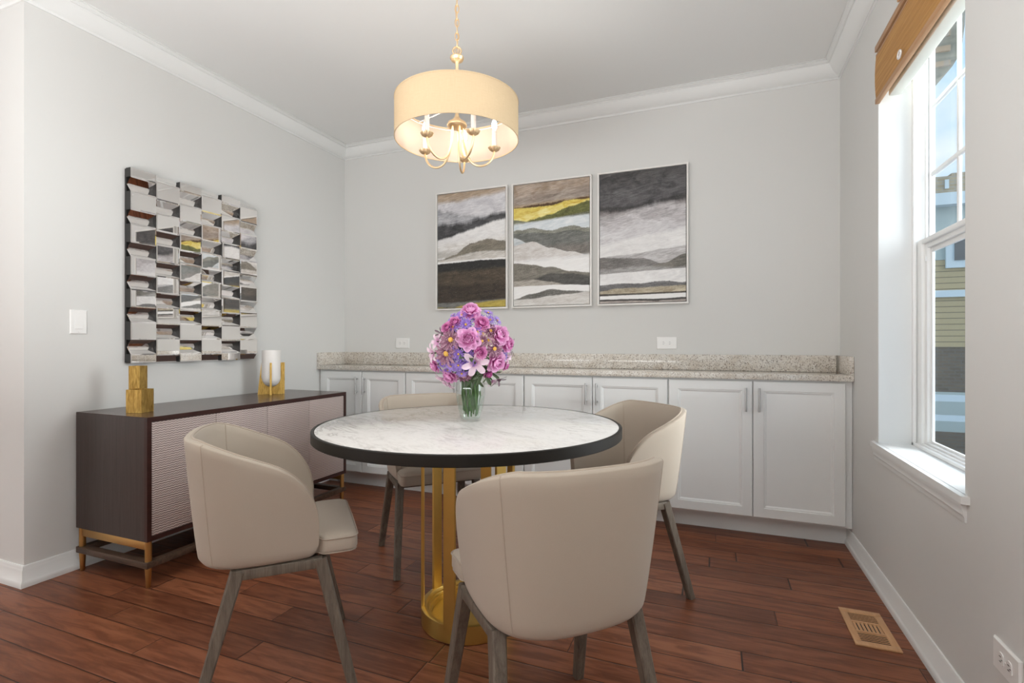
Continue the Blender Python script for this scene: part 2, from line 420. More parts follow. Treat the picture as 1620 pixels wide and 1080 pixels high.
def sweep(path, prof, i):
    """segment i of a mitred moulding along path (room on its left); prof = (distance from wall, height)"""
    P = [Vector(p) for p in path]
    def nrm(k): d = (P[k+1]-P[k]).normalized(); return Vector((-d.y, d.x))
    def off(k, d):
        if k == 0: return P[0]+nrm(0)*d
        if k == len(P)-1: return P[-1]+nrm(k-1)*d
        a, c = nrm(k-1), nrm(k); m = (a+c)/(1+a.dot(c)); return P[k]+m*d
    m = MB()
    A = [(*off(i, d), z) for d, z in prof]; B = [(*off(i+1, d), z) for d, z in prof]
    m.hexa(A, B); return m
path = [(XR, YF), (XR, YB), (XL, YB), (XL, YE), (XF, YE)]
crown = [(0, ZC-.092), (.007, ZC-.092), (.010, ZC-.086), (.010, ZC-.080), (.016, ZC-.078), (.024, ZC-.074), (.036, ZC-.064), (.048, ZC-.050), (.057, ZC-.036),
         (.062, ZC-.026), (.066, ZC-.021), (.070, ZC-.021), (.070, ZC-.015), (.078, ZC-.013), (.083, ZC-.009), (.083, ZC-.006), (.090, ZC-.005), (.090, ZC+.001), (0, ZC+.001)]
for i, l in enumerate(('right', 'back', 'left', 'left corner')):
    struct(sweep(path, crown, i).build('trim_%d' % (i+1), M['trim'], ang=50), 'white crown moulding along the top of the %s wall' % l, 'crown moulding')
bp = [(0, .094), (.005, .094), (.009, .086), (.009, .079), (.0125, .073), (.0125, .030), (.016, .026), (.019, .018), (.020, .008), (.020, 0), (0, 0)]
for i, n, a, c in ((0, 'right', (XR, YF), (XR, 3.214)), ):
    struct(sweep([a, c], bp, 0).build('baseboard_right', M['trim'], ang=50), 'white baseboard at the foot of the right wall', 'baseboard')
lp = [(XL, 3.214), (XL, YE), (XF, YE)]
struct(sweep(lp, bp, 0).build('baseboard_left', M['trim'], ang=50), 'white baseboard behind the sideboard', 'baseboard')
struct(sweep(lp, bp, 1).build('baseboard_hall', M['trim'], ang=50), 'white baseboard on the short wall turning left', 'baseboard')

# ------------------------------------------------------------------ window
wn_ = empty('window_1', (XR+.12, (WY0+WY1)/2, WZ0)); struct(wn_, 'tall white double hung window in the right wall', 'window')
ox, oy, oz = wn_.location
def wbox(m, x0, x1, y0, y1, z0, z1, bev=.0025): m.box(x0-ox, x1-ox, y0-oy, y1-oy, z0-oz, z1-oz, bev, 2)
m = MB(); X0 = XR+.122
def both(f):                                   # the same piece at the far jamb and, mirrored, at the near jamb
    for sg, y in ((-1, WY1), (1, WY0)): f(lambda a, b: tuple(sorted((y+sg*a, y+sg*b))))
both(lambda Y: (wbox(m, X0, X0+.012, *Y(0, .022), WZ0, WZ1), wbox(m, X0+.012, X0+.046, *Y(0, .010), WZ0, WZ1), wbox(m, X0+.046, X0+.054, *Y(0, .020), WZ0, WZ1), wbox(m, X0+.054, X0+.078, *Y(0, .006), WZ0, WZ1)))
wbox(m, X0, X0+.078, WY0, WY1, WZ1-.03, WZ1); wbox(m, X0, X0+.078, WY0, WY1, WZ0, WZ0+.014)
m.build('window_frame', M['vinyl'], wn_)
def sash(name, steps, x1, z0, z1, bot, top):
    """steps: (inner face x, distance from the jamb to where that step ends); stepped towards the glass"""
    m = MB(); prev = steps[0][0]; y_in = steps[0][1]
    def rails(xf, ya, yb, b0, b1, t0, t1):
        both(lambda Y: wbox(m, xf, x1, *Y(ya, yb), z0+b0, z1-t0, .002))
        wbox(m, xf, x1, WY0+yb, WY1-yb, z0+b0, z0+b1, .002); wbox(m, xf, x1, WY0+yb, WY1-yb, z1-t1, z1-t0, .002)
    n = len(steps)-1
    for k in range(1, n+1):
        xf, ye = steps[k]; rails(xf, steps[k-1][1], ye, bot*(k-1)/n*(k > 1), bot*k/n, top*(k-1)/n*(k > 1), top*k/n)
    o = m.build(name, M['vinyl'], wn_)
    e_ = steps[-1][1]; m = MB(); wbox(m, x1-.004, x1-.001, WY0+e_-.002, WY1-e_+.002, z0+bot-.002, z1-top+.002, 0)
    m.build('glass_pane', M['pane'], o, smooth=False)
    return o
sash('lower_sash', [(0, .020), (X0+.013, .072), (X0+.024, .100), (X0+.035, .117)], X0+.045, WZ0+.012, 1.520, .026, .060)
up = sash('upper_sash', [(0, .006), (X0+.056, .022)], X0+.077, 1.490, WZ1-.03, .05, .03)
m = MB()
for z in (1.805, 2.095): wbox(m, X0+.062, X0+.076, WY0+.022, WY1-.022, z-.010, z+.010, .004)
for y in (2.425, 2.155): wbox(m, X0+.063, X0+.075, y-.009, y+.009, 1.53, WZ1-.05, .004)
m.build('muntin_grid', M['vinyl'], wn_)
m = MB(); wbox(m, X0+.018, X0+.024, WY1-.098, WY1-.086, 1.425, 1.447, .002); m.build('tilt_latch', M['vinyl'], wn_)
# sill (stool) with its apron moulding
sl = MB()
sl.hexa([(XR-.018, 1.834, WZ0-.022), (XR+.002, 1.825, WZ0-.022), (XR+.002, 2.752, WZ0-.022), (XR-.018, 2.743, WZ0-.022)],
        [(XR-.018, 1.834, WZ0), (XR+.002, 1.825, WZ0), (XR+.002, 2.752, WZ0), (XR-.018, 2.743, WZ0)])
sl.box(XR, X0+.001, WY0, WY1, WZ0-.022, WZ0)
ap = [(0, .564), (.004, .562), (.006, .572), (.006, .578), (.010, .585), (.009, .592), (.013, .604), (.014, .612), (.014, .620), (0, .620)]
A = [(XR-d, 1.846, z) for d, z in ap]; B = [(XR-d, 2.733, z) for d, z in ap]
sl.hexa(A, B)
struct(sl.build('window_1_sill', M['trim'], ang=30), 'white window sill with a moulded apron', 'window sill')

# ------------------------------------------------------------------ floor vent is laid on the planks further down; blind
bl = empty('window_blind', (XR, (WY0+WY1)/2, 2.15), 0, 'honey coloured woven wood blind drawn up at the top of the window', 'window blind')
def bbox(m, x0, x1, y0, y1, z0, z1, bev=.002): m.box(x0-XR, x1-XR, y0-bl.location.y, y1-bl.location.y, z0-2.15, z1-2.15, bev)
ya, yb = WY0+.004, WY1-.006
m = MB(); bbox(m, XR-.014, XR+.03, ya, yb, 2.372, 2.398); m.build('head_rail', M['bamboo_rail'], bl)
m = MB(); bbox(m, XR-.010, XR+.016, ya, yb, 2.352, 2.362, .001); m.build('valance_trim', M['bamboo_rail'], bl)
m = MB(); rows = []
for i in range(90):
    z = 2.350-.185*i/89; x = XR-.010-.004*math.sin(PI*i/89)+(.0012 if i % 2 else 0)
    rows.append([(x-XR, ya-bl.location.y, z-2.15), (x-XR, yb-bl.location.y, z-2.15)])
m.grid(rows); rows2 = [[(p[0]+.010, p[1], p[2]) for p in r] for r in rows]; m.grid(rows2)
m.build('woven_panel', M['bamboo'], bl, recalc=False)
m = MB(); bbox(m, XR-.013, XR+.004, ya, yb, 2.143, 2.165); m.build('bottom_rail', M['bamboo_rail'], bl)
m = MB(); bbox(m, XR+.024, XR+.070, ya+.01, yb-.05, 2.150, 2.37, .004); m.build('liner', M['liner'], bl)
m = MB(); pts = [(-.026+.001*math.cos(a), .05+.020*math.cos(a), .026+.013*math.sin(a)) for a in [2*PI*k/20 for k in range(20)]]
m.tube(pts, .0035, 8, True); m.build('pull_ring', M['plate'], bl)
m = MB(); m.sphere((-.026, .055, .236), .011, 12, 8, (.5, 1, .7)); m.build('cord_cleat', M['bamboo_rail'], bl)

# ================================================================== BUILT-IN CABINETS
CF, CD, TOE = 3.135, 3.115, 3.214          # face frame, door face, toe kick
CB, CT = .109, .884
def panel_door(x0, x1, z0, z1):
    """shaker door with a stepped moulding round a flat sunken panel, front face at y = 0 looking to -y"""
    m = MB(); ring = [(0., .0), (.0, .0), (.050, .0), (.053, .004), (.059, .004), (.064, .009), (.070, .009)]
    def rect(i, y): return [(x0+i, y, z0+i), (x1-i, y, z0+i), (x1-i, y, z1-i), (x0+i, y, z1-i)]
    seq = [rect(0, .020), rect(0, .003), rect(.003, 0), rect(.052, 0), rect(.054, .0045), rect(.059, .0045), rect(.067, .010)]
    V = [m.verts(r) for r in seq]
    for a, c in zip(V, V[1:]):
        for i in range(4): m.bm.faces.new((a[i], a[(i+1) % 4], c[(i+1) % 4], c[i]))
    m.bm.faces.new(V[-1]); m.bm.faces.new(V[0][::-1])
    return m
def bar_handle():
    m = MB(); m.tube([(0, -.030, -.066), (0, -.030, .066)], .0055, 12)
    for z in (-.048, .048): m.tube([(0, 0, z), (0, -.030, z)], .0042, 8)
    return m
handle_mesh = None
units = [(XL+.002, -2.0610, [(-2.820, -2.4465), (-2.4415, -2.0655)]), (-2.0605, -1.1520, [(-2.0565, -1.6105), (-1.6055, -1.1565)]),
         (-1.1515, -.2470, [(-1.1470, -.7010), (-.6960, -.2515)]), (-.2465, XR-.002, [(-.2425, .2025), (.2075, .6460)])]
labs = ['white two-door base cabinet at the left end, beside the sideboard', 'white two-door base cabinet behind the flowers, second from the left',
        'white two-door base cabinet behind the right half of the table', 'white two-door base cabinet at the right end, beside the window wall']
for (x0, x1, ds), lb in zip(units, labs):
    c = empty('base_cabinet', ((x0+x1)/2, CF, 0), 0, lb, 'cabinet', 'white base cabinets along the back wall'); cx = c.location.x
    m = MB(); m.box(x0-cx, x1-cx, 0, YB-CF-.002, CB, CT); m.build('body', M['cab'], c, smooth=False)
    m = MB(); m.box(x0-cx, x1-cx, TOE-CF, TOE-CF+.015, .001, CB); m.build('toe_kick', M['cab'], c, smooth=False)
    for k, (a, d) in enumerate(ds):
        o = panel_door(a-cx, d-cx, .121, .874).build('door', M['cab'], c, ang=20); o.location = (0, CD-CF, 0)
        if handle_mesh is None: h = bar_handle().build('handle', M['steel'], o); handle_mesh = h.data
        else:
            h = bpy.data.objects.new('handle', handle_mesh); COL.objects.link(h); h.parent = o
        h.location = ((d-.034 if k == 0 else a+.028)-cx, 0, .773); h['label'] = 'brushed steel bar handle'
ct = empty('countertop', (-1.087, 3.25, CT), 0, 'long speckled beige granite worktop with a low backsplash', 'worktop')
m = MB(); m.box(XL+.001+1.087, XR-.001+1.087, 3.096-3.25, YB-.001-3.25, .0005, .033, .003); m.build('worktop_slab', M['granite'], ct)
m = MB(); m.box(XL+.022+1.087, XR-.022+1.087, YB-.021-3.25, YB-.001-3.25, .0335, .131, .0015); m.build('backsplash', M['granite'], ct)
for a, d in ((XL+.001, XL+.021), (XR-.021, XR-.001)):
    m = MB(); m.box(a+1.087, d+1.087, 3.100-3.25, YB-.001-3.25, .0335, .131, .0015); m.build('side_splash', M['granite'], ct)

# ================================================================== SIDEBOARD
SX0, SX1, SY0, SY1, SZ0, SZ1 = -2.822, -2.313, 1.484, 2.786, .207, .757
sb = empty('sideboard', ((SX0+SX1)/2, (SY0+SY1)/2, 0), 0, 'dark espresso sideboard with four embossed beige doors on slim bronze legs', 'sideboard')
bx, by = sb.location.x, sb.location.y
def sbx(m, x0, x1, y0, y1, z0, z1, bev=0.): m.box(x0-bx, x1-bx, y0-by, y1-by, z0, z1, bev)
m = MB(); sbx(m, SX0, SX1-.020, SY0, SY1, SZ0, SZ1-.003); m.build('body', M['espresso'], sb, smooth=False)
m = MB(); sbx(m, SX0, SX1, SY0, SY1, SZ1-.003, SZ1, .0008); m.build('top', M['espresso_top'], sb, smooth=False)
m = MB(); t_ = .019
sbx(m, SX1-.020, SX1, SY0, SY1, SZ1-.003-t_, SZ1-.003); sbx(m, SX1-.020, SX1, SY0, SY1, SZ0, SZ0+t_)
sbx(m, SX1-.020, SX1, SY0, SY0+t_, SZ0+t_, SZ1-.003-t_); sbx(m, SX1-.020, SX1, SY1-t_, SY1, SZ0+t_, SZ1-.003-t_)
m.build('front_frame', M['espresso_edge'], sb, smooth=False)
dy0, dy1 = SY0+t_+.002, SY1-t_-.002; dw = (dy1-dy0)/4
for k in range(4):
    m = MB(); sbx(m, SX1-.019, SX1-.003, dy0+k*dw+.0012, dy0+(k+1)*dw-.0012, SZ0+t_+.002, SZ1-.005-t_, .001)
    d = m.build('door', M['weave'], sb)
    if k in (1, 3):
        m = MB(); y = dy0+k*dw+.018-by; x = SX1-.003-bx
        m.box(x, x+.004, y-.009, y+.009, .475, .497, .001); m.tube([(x, y, .486), (x+.022, y, .486)], .004, 10)
        m.tube([(x+.020, y, .466), (x+.020, y, .500)], .0065, 12)
        h = m.build('handle', M['bronze'], d); h['label'] = 'small bronze drop pull'
lx0, lx1, ly0, ly1 = SX0+.016, SX1-.020, SY0+.018, SY1-.018
for x in (lx0, lx1):
    for y in (ly0, ly1):
        m = MB(); m.lathe([(0, 0), (.0085, 0), (.0095, .002), (.0135, .085), (.0135, SZ0), (0, SZ0)], 20, (x-bx, y-by, 0))
        m.build('leg', M['bronze'], sb)
for y in (ly0, ly1):
    m = MB(); sbx(m, lx0, lx1, y-.009, y+.009, SZ0-.040, SZ0-.0005, .001); m.build('leg_rail', M['bronze'], sb)
m = MB(); w_ = .014
a0, a1, c0, c1 = lx0-w_-.004, lx1+w_+.004, ly0-w_-.004, ly1+w_+.004
sbx(m, a0, a1, c0, c0+.036, .088, .116, .001); sbx(m, a0, a1, c1-.036, c1, .088, .116, .001)
sbx(m, a0, a0+.036, c0+.036, c1-.036, .088, .116, .001); sbx(m, a1-.036, a1, c0+.036, c1-.036, .088, .116, .001)
m.build('stretcher', M['stretch_wood'], sb)

# ---- ornaments on the sideboard
def square_vase(name, x, y, w, h, rz, label):
    o = empty(name, (x, y, SZ1+.0005), rz, label, 'vase', 'gold square vases on the sideboard'); t = .004; k = w/2
    def sq(i, z): return [(-k+i, -k+i, z), (k-i, -k+i, z), (k-i, k-i, z), (-k+i, k-i, z)]
    m = MB(); V = [m.verts(q) for q in (sq(0, 0), sq(0, h), sq(t, h), sq(t, h-.05))]
    for a, c in zip(V, V[1:]):
        for i in range(4): m.bm.faces.new((a[i], a[(i+1) % 4], c[(i+1) % 4], c[i]))
    m.bm.faces.new(V[0][::-1]); m.bm.faces.new(V[-1]); m.build('vase_body', M['gold_leaf'], o, smooth=False)
square_vase('gold_vase', -2.532, 1.592, .076, .109, .33, 'short wide hammered gold square vase on the near end of the sideboard')
square_vase('gold_vase', -2.613, 1.634, .053, .217, .38, 'tall slim hammered gold square vase standing behind the short gold one')
ho = empty('candle_holder', (-2.655, 2.478, SZ1+.0005), .22, 'crossed gold plate stand cradling a white round-bottomed vessel, far end of sideboard', 'candle holder')
def u_plate():
    h, w, g, t = .204, .079, .058, .011; out = [(-w, 0), (w, 0), (w, h), (g, h)]
    for k in range(0, 17):
        a = -PI*k/16; out.append((g*math.cos(a), .045+.062+(.062)*math.sin(a)))
    out += [(-g, h)]
    m = MB(); A = m.verts([(x, -t/2, z) for x, z in out]); B = m.verts([(x, t/2, z) for x, z in out]); n = len(out)
    fa = m.bm.faces.new(A); fb = m.bm.faces.new(B[::-1])
    for i in range(n): m.bm.faces.new((A[i], B[i], B[(i+1) % n], A[(i+1) % n]))
    bmesh.ops.triangulate(m.bm, faces=[fa, fb]); return m
for a in (.0, PI/2):
    p = u_plate().build('stand_plate', M['gold_leaf'], ho, smooth=False); p.rotation_euler = (0, 0, a+math.radians(44)-.22); p['label'] = 'gold plate with a U shaped cut-out'
m = MB(); prof = [(0, .047)]+[(.0555*math.sin(a), .047+.060*(1-math.cos(a))) for a in [PI/2*k/10 for k in range(1, 11)]]+[(.0555, .284), (.050, .284), (.050, .12), (0, .10)]
m.lathe(prof, 40); v = m.build('white_vessel', M['candle'], ho); v['label'] = 'white round-bottomed vessel'

# ================================================================== DINING TABLE
TX, TY, TZ, TR = -.892, 1.803, .770, .587
tb = empty('dining_table', (TX, TY, 0), 0, 'round white marble dining table with a black rim on a gold cage pedestal', 'table')
m = MB(); m.lathe([(0, TZ-.030), (TR-.0125, TZ-.030), (TR-.0125, TZ-.001), (TR-.0140, TZ), (0, TZ)], 128); m.build('table_top', M['marble'], tb)
m = MB(); m.lathe([(TR-.012, TZ-.001), (TR-.011, TZ), (TR-.002, TZ), (TR, TZ-.002), (TR, TZ-.034), (TR-.002, TZ-.036), (TR-.040, TZ-.036), (TR-.040, TZ-.0305), (TR-.012, TZ-.0305)], 128, close=True)
r_ = m.build('rim', M['black_rim'], tb); r_['label'] = 'black metal rim'
m = MB(); m.lathe([(0, TZ-.050), (.20, TZ-.050), (.20, TZ-.0365), (0, TZ-.0365)], 64); m.build('top_mount', M['black_rim'], tb)
m = MB(); R0 = .190
m.lathe([(R0-.004, 0), (R0, .004), (R0, .068), (R0-.003, .070), (R0-.018, .070), (R0-.020, .066), (R0-.022, .058), (R0-.030, .058), (R0-.032, .054), (R0-.032, .046), (R0-.040, .046), (R0-.041, .040), (R0-.041, .0)], 96, close=True)
m.build('base_ring', M['gold_metal'], tb)
m = MB(); m.lathe([(0, .002), (R0-.042, .002), (R0-.042, .030), (0, .030)], 96); m.build('base_plate', M['gold_metal'], tb)
for ad in (29, 73, 143, 188, 251, 312):
    a = TH+math.radians(ad); m = MB(); n = Vector((math.cos(a), math.sin(a), 0)); r = R0-.006
    m.bar(n*r+Vector((0, 0, .050)), n*r+Vector((0, 0, TZ-.050)), .012, .046, up=(-n.y, n.x, 0), ch=.0015)
    m.build('column_bar', M['gold_metal'], tb)

# ================================================================== DINING CHAIRS
def shell_curve(n=72):
    """half plan of the shell from the middle of the back (t=0) to the front edge of the arm (t=1): x, y for full scale"""
    a, bk, y1, yf = .262, .262, -.045, .118; P = []
    for k in range(200):
        th = PI/2*k/199; ex = 2/2.75
        P.append((a*math.sin(th)**ex, y1-(bk+y1)*0-(bk-abs(y1))*math.cos(th)**ex))
    for k in range(1, 60): P.append((a-.016*(k/59)**2, y1+(yf-y1)*k/59))
    L = [0]
    for p, q in zip(P, P[1:]): L.append(L[-1]+math.hypot(q[0]-p[0], q[1]-p[1]))
    tot = L[-1]; out = []
    for i in range(n+1):
        t = i/n; t = 1-(1-t)**1.6 if t > 0 else 0; s = t*tot; j = 0
        while j < len(L)-2 and L[j+1] < s: j += 1
        f = (s-L[j])/max(1e-9, L[j+1]-L[j]); out.append((P[j][0]+(P[j+1][0]-P[j][0])*f, P[j][1]+(P[j+1][1]-P[j][1])*f, tot-s, s))
    return out
ZB, ZT, ZA = .420, .802, .688
def top_z(rem, s):
    """height of the rim: level round the back, sloping down the sides, rounded at the front of the arm"""
    u = min(1, max(0, (s-.20)/.36)); u = u*u*(3-2*u)*.55+u*.45
    z = ZT+(ZA-ZT)*u
    r = .15
    if rem < r: z = z-.16*(1-math.sqrt(max(0, 1-(1-rem/r)**2.3)))
    return z
def taper(h): return .800+.200*min(1, h)**.85
TK = .027
def shell_mesh():
    half = shell_curve(); pts = [(-x, y, r, s) for x, y, r, s in half[:0:-1]]+half
    n = len(pts); rows = []
    # plan normals
    N = []
    for i in range(n):
        p, q = pts[max(i-1, 0)], pts[min(i+1, n-1)]; tx, ty = q[0]-p[0], q[1]-p[1]; l = math.hypot(tx, ty); N.append((ty/l, -tx/l))
    def place(i, h, inset):
        k = taper(h); x, y = pts[i][0], pts[i][1]; yy = (y+.03)*(.84+.16*min(1, h)**.8)-.03 if y < 0 else y
        return (x*k-N[i][0]*inset, yy-N[i][1]*inset)
    NV = 14
    m = MB(); rings = []; rim = []; seamz = {}
    for i in range(n):
        zt = top_z(pts[i][2], pts[i][3]); H = ZT-ZB; col = []; e_ = max(0, 1-pts[i][2]/.035); zlo = ZB+.032*(1-math.sqrt(max(0, 1-e_*e_)))
        def hh(z): return (z-ZB)/H
        rb = .016
        # outer face upward
        for k in range(NV+1):
            z = zlo+rb+(zt-.006-zlo-rb)*k/NV; x, y = place(i, hh(z), 0); col.append((x, y, z))
        for ang in (30, 60, 90, 120, 150):                    # rounded rim
            a = math.radians(ang); z = zt-.006+.006*math.sin(a); x, y = place(i, hh(z), TK/2-TK/2*math.cos(a)); col.append((x, y, z))
        for k in range(NV, -1, -1):
            z = zlo+rb+(zt-.006-zlo-rb)*k/NV; x, y = place(i, hh(z), TK); col.append((x, y, z))
        for ang in (0, 30, 60, 90):
            a = math.radians(ang); z = zlo+rb-rb*math.sin(a)
            x, y = place(i, 0, TK-.010*(1-math.cos(a))); 
            if ang: col.append((x, y, z))
        for ang in (90, 60, 30):
            a = math.radians(ang); z = zlo+rb-rb*math.sin(a); x, y = place(i, 0, .014*(1-math.cos(a))); col.append((x, y, z))
        rings.append(col)
        x, y = place(i, hh(zt-.002), TK*.80); rim.append((x, y, zt-.001))
    V = [m.verts(c) for c in rings]; q = len(V[0])
    for i in range(n-1):
        for k in range(q): m.bm.faces.new((V[i][k], V[i][(k+1) % q], V[i+1][(k+1) % q], V[i+1][k]))
    m.bm.faces.new(V[0]); m.bm.faces.new(V[-1][::-1])
    return m, rings, rim, pts, NV
def make_chair():
    root = empty('dining_chair'); tag(root, None, 'chair', 'beige upholstered chairs around the table')
    m, rings, rim, pts, NV = shell_mesh()
    sh = m.build('backrest', M['fabric'], root, ang=50)
    n = len(pts)
    m = MB(); m.tube(rim, .0038, 8)
    m.build('piping', M['piping'], sh)
    # stitched seams where the back panel meets the sides, outside and inside
    for sx in (-1, 1):
        m = MB(); i = min(range(n), key=lambda k: abs(pts[k][3]-.235)+(0 if pts[k][0]*sx > 0 else 9))
        o = rings[i]; m.tube([Vector(p)+Vector((p[0], p[1]+.05, 0)).normalized()*-.0004 for p in o[:NV+3]], .0018, 6)
        m.build('outer_seam', M['piping'], sh); m = MB(); m.tube([Vector(p) for p in o[NV+4:2*NV+6]], .0022, 6); m.build('inner_seam', M['piping'], sh)
    # seat cushion: rounded trapezoid box
    def outline(i, z):
        P = []; k_ = 1-i/.215
        for sgn in (1, -1):
            H = [(0., -.168)]+[(.076+.100*math.sin(a), -.068-.100*math.cos(a)) for a in [PI/2*q/10 for q in range(11)]]
            H += [(.177, -.02), (.178, .04), (.179, .09), (.181, .112), (.186, .121), (.193, .126), (.199, .130), (.204, .138), (.205, .148)]
            H += [(.178+.027*math.cos(a), .208+.027*math.sin(a)) for a in [PI/2*q/8 for q in range(9)]]+[(.10, .236), (0., .237)]
            H = [(sgn*x*k_, (y-.03)*k_+.03, z) for x, y in H]
            P += H[:-1] if sgn == 1 else H[:0:-1]
        return P
    m = MB(); SZ = .480
    seq = [outline(.012, .424), outline(.004, .428), outline(0, .437), outline(0, SZ-.012), outline(.003, SZ-.004), outline(.012, SZ+.001), outline(.06, SZ+.006), outline(.12, SZ+.008)]
    V = [m.verts(p) for p in seq]; q = len(V[0])
    for a, c in zip(V, V[1:]):
        for k in range(q): m.bm.faces.new((a[k], a[(k+1) % q], c[(k+1) % q], c[k]))
    m.bm.faces.new(V[0][::-1]); m.bm.faces.new(V[-1])
    st = m.build('seat', M['fabric'], root, ang=50)
    m = MB(); m.tube(outline(-.0006, SZ-.008), .0024, 6, True); m.tube(outline(.003, .4275), .0016, 6, True); m.build('piping', M['piping'], st)
    # splayed legs and the rails that join them
    for sx in (-1, 1):
        for sy, yt in ((1, .122), (-1, -.104)):
            m = MB(); m.bar((sx*.190, yt, .4145), (sx*.2225, sy*.2190, 0), .037, .037, up=(0, 1, 0), w2=.029, d2=.029, ch=.004)
            m.build('leg', M['leg_wood'], root)
        m = MB(); m.box(sx*.190-.016, sx*.190+.016, -.11, .128, .388, .4185, .003); m.build('side_rail', M['leg_wood'], root)
    m = MB(); m.box(-.19, .19, -.105, -.077, .388, .4145, .003); m.box(-.19, .19, .090, .118, .388, .4145, .003); m.build('cross_rail', M['leg_wood'], root)
    return root
ch = make_chair()
seats = [(-1.360, 1.300, -PI/4, 'beige barrel chair at front left, between the sideboard and the table'),
         (-.410, 1.300, PI/4, 'beige barrel chair in front of the table, its rounded back to the viewer'),
         (-1.345, 2.280, -3*PI/4, 'beige chair mostly hidden behind the table, its back against the left cabinets'),
         (-.400, 2.290, 3*PI/4, 'beige chair at the far right side of the table, open side facing it')]
for i, (x, y, a, lb) in enumerate(seats):
    o = ch if i == 0 else copy_tree(ch)
    o.location = (x, y, 0); o.rotation_euler.z = a; o['label'] = lb

# ================================================================== VASE AND BOUQUET
VX, VY, VZ = -.914, 1.850, TZ+.0006
va = empty('glass_vase', (VX, VY, VZ), 0, 'clear glass vase of water holding the bouquet on the marble table', 'vase')
m = MB(); out = [(.0385, .001), (.041, .004), (.050, .045), (.0585, .095), (.0605, .125), (.0585, .155), (.052, .185), (.050, .190)]
m.lathe([(0, 0), (.036, 0)]+out+[(.048, .190), (.050, .184), (.0562, .155), (.058, .125), (.0562, .095), (.0478, .046), (.0385, .010), (0, .008)], 56)
m.build('vase_body', M['vase_glass'], va)
m = MB(); m.lathe([(0, .0085), (.038, .0105), (.0472, .046), (.0556, .095), (.0562, .100), (0, .100)], 48); m.build('water', M['water'], va)

CRT = Vector((math.cos(TH), math.sin(TH), 0)); BC = Vector((VX, VY, TZ+.315)); TOC = Vector((-BC.x, -BC.y, 0)).normalized()
RTV = Vector((-TOC.y, TOC.x, 0))       # to the right as seen when facing the bouquet from the room
def petal(m, base, d, up, L, Wd, curl=0., cup=0., tip=.0, seg=6, root=.25, wav=0.):
    """one petal starting at base, growing along d, arching towards up by curl (radians)"""
    d = d.normalized(); up = (up-d*up.dot(d)).normalized(); s = d.cross(up); rows = []; p = Vector(base); st = L/seg
    for i in range(seg+1):
        t = i/seg; a = curl*t; dd = d*math.cos(a)+up*math.sin(a); uu = up*math.cos(a)-d*math.sin(a)
        w = Wd*(root+(1-root)*math.sin(min(1, t/.62)*PI/2))*(1 if t < .62 else math.sqrt(max(tip, 1-((t-.62)/.38)**2.2)))
        rows.append([p+s*w*k+uu*(cup*w*(k*k)+wav*Wd*math.sin(5*t+3*k)) for k in (-1, -.5, 0, .5, 1)])
        p = p+dd*st
    m.grid(rows)
def frame(n):
    n = n.normalized(); u = n.orthogonal().normalized(); return u, n.cross(u), n
def rot_in(u, v, a): return u*math.cos(a)+v*math.sin(a)
def peony(root, r, mat):
    m = MB(); u, v, n = frame(Vector((0, 0, 1)))
    for ring, (cnt, el, L, Wd, cu, h) in enumerate([(9, .12, 1.0, .40, .35, -.22), (9, .50, .95, .37, .60, -.12), (8, .85, .86, .33, .7, -.04), (7, 1.10, .74, .28, .8, .0), (6, 1.28, .62, .22, .9, .03), (4, 1.42, .50, .16, 1.0, .05)]):
        for k in range(cnt):
            a = 2*PI*(k+.5*(ring % 2)+random.uniform(-.15, .15))/cnt; d = rot_in(u, v, a)
            e = el+random.uniform(-.12, .12)
            petal(m, n*h*r+d*r*.08, d*math.cos(e)+n*math.sin(e), n if ring == 0 else (n*.4-d), L*r*random.uniform(.88, 1.08), Wd*r, cu, .50, .25, 7, .3, .11)
    return m.build('petals', mat, root, ang=180, recalc=False)
def daisy(root, r, mat, cnt=12, cen=None, w=.135):
    m = MB(); u, v, n = frame(Vector((0, 0, 1)))
    for k in range(cnt):
        a = 2*PI*k/cnt+random.uniform(-.1, .1); d = rot_in(u, v, a); e = random.uniform(.05, .3)
        petal(m, d*r*.12, d*math.cos(e)+n*math.sin(e), n, r*random.uniform(.85, 1.03), w*r, -.25, .25, .15, 5, .5)
    for k in range(cnt):
        a = 2*PI*(k+.5)/cnt; d = rot_in(u, v, a); petal(m, d*r*.12-n*r*.04, d+n*.02, n, r*.9, w*r, -.3, .2, .15, 5, .5)
    o = m.build('petals', mat, root, ang=180, recalc=False)
    m = MB(); m.sphere((0, 0, r*.06), r*.23, 14, 8, (1, 1, .6)); m.build('flower_centre', cen or M['yellow'], root)
    return o
def lily(root, r, mat):
    m = MB(); u, v, n = frame(Vector((0, 0, 1)))
    for k in range(6):
        a = 2*PI*k/6+random.uniform(-.08, .08); d = rot_in(u, v, a); e = .75 if k % 2 else .62
        petal(m, d*r*.05-n*r*.25, d*math.cos(e)+n*math.sin(e), n, r*1.18, .27*r, -.85, .45, .02, 8, .25)
    o = m.build('petals', mat, root, ang=180, recalc=False)
    m = MB(); m.sphere((0, 0, -r*.06), r*.085, 10, 6)
    for k in range(5):
        d = rot_in(u, v, 2*PI*k/5); m.tube([(0, 0, -r*.1), d*r*.06+n*r*.12], r*.018, 5)
    m.build('flower_centre', M['lily_eye'], root); return o
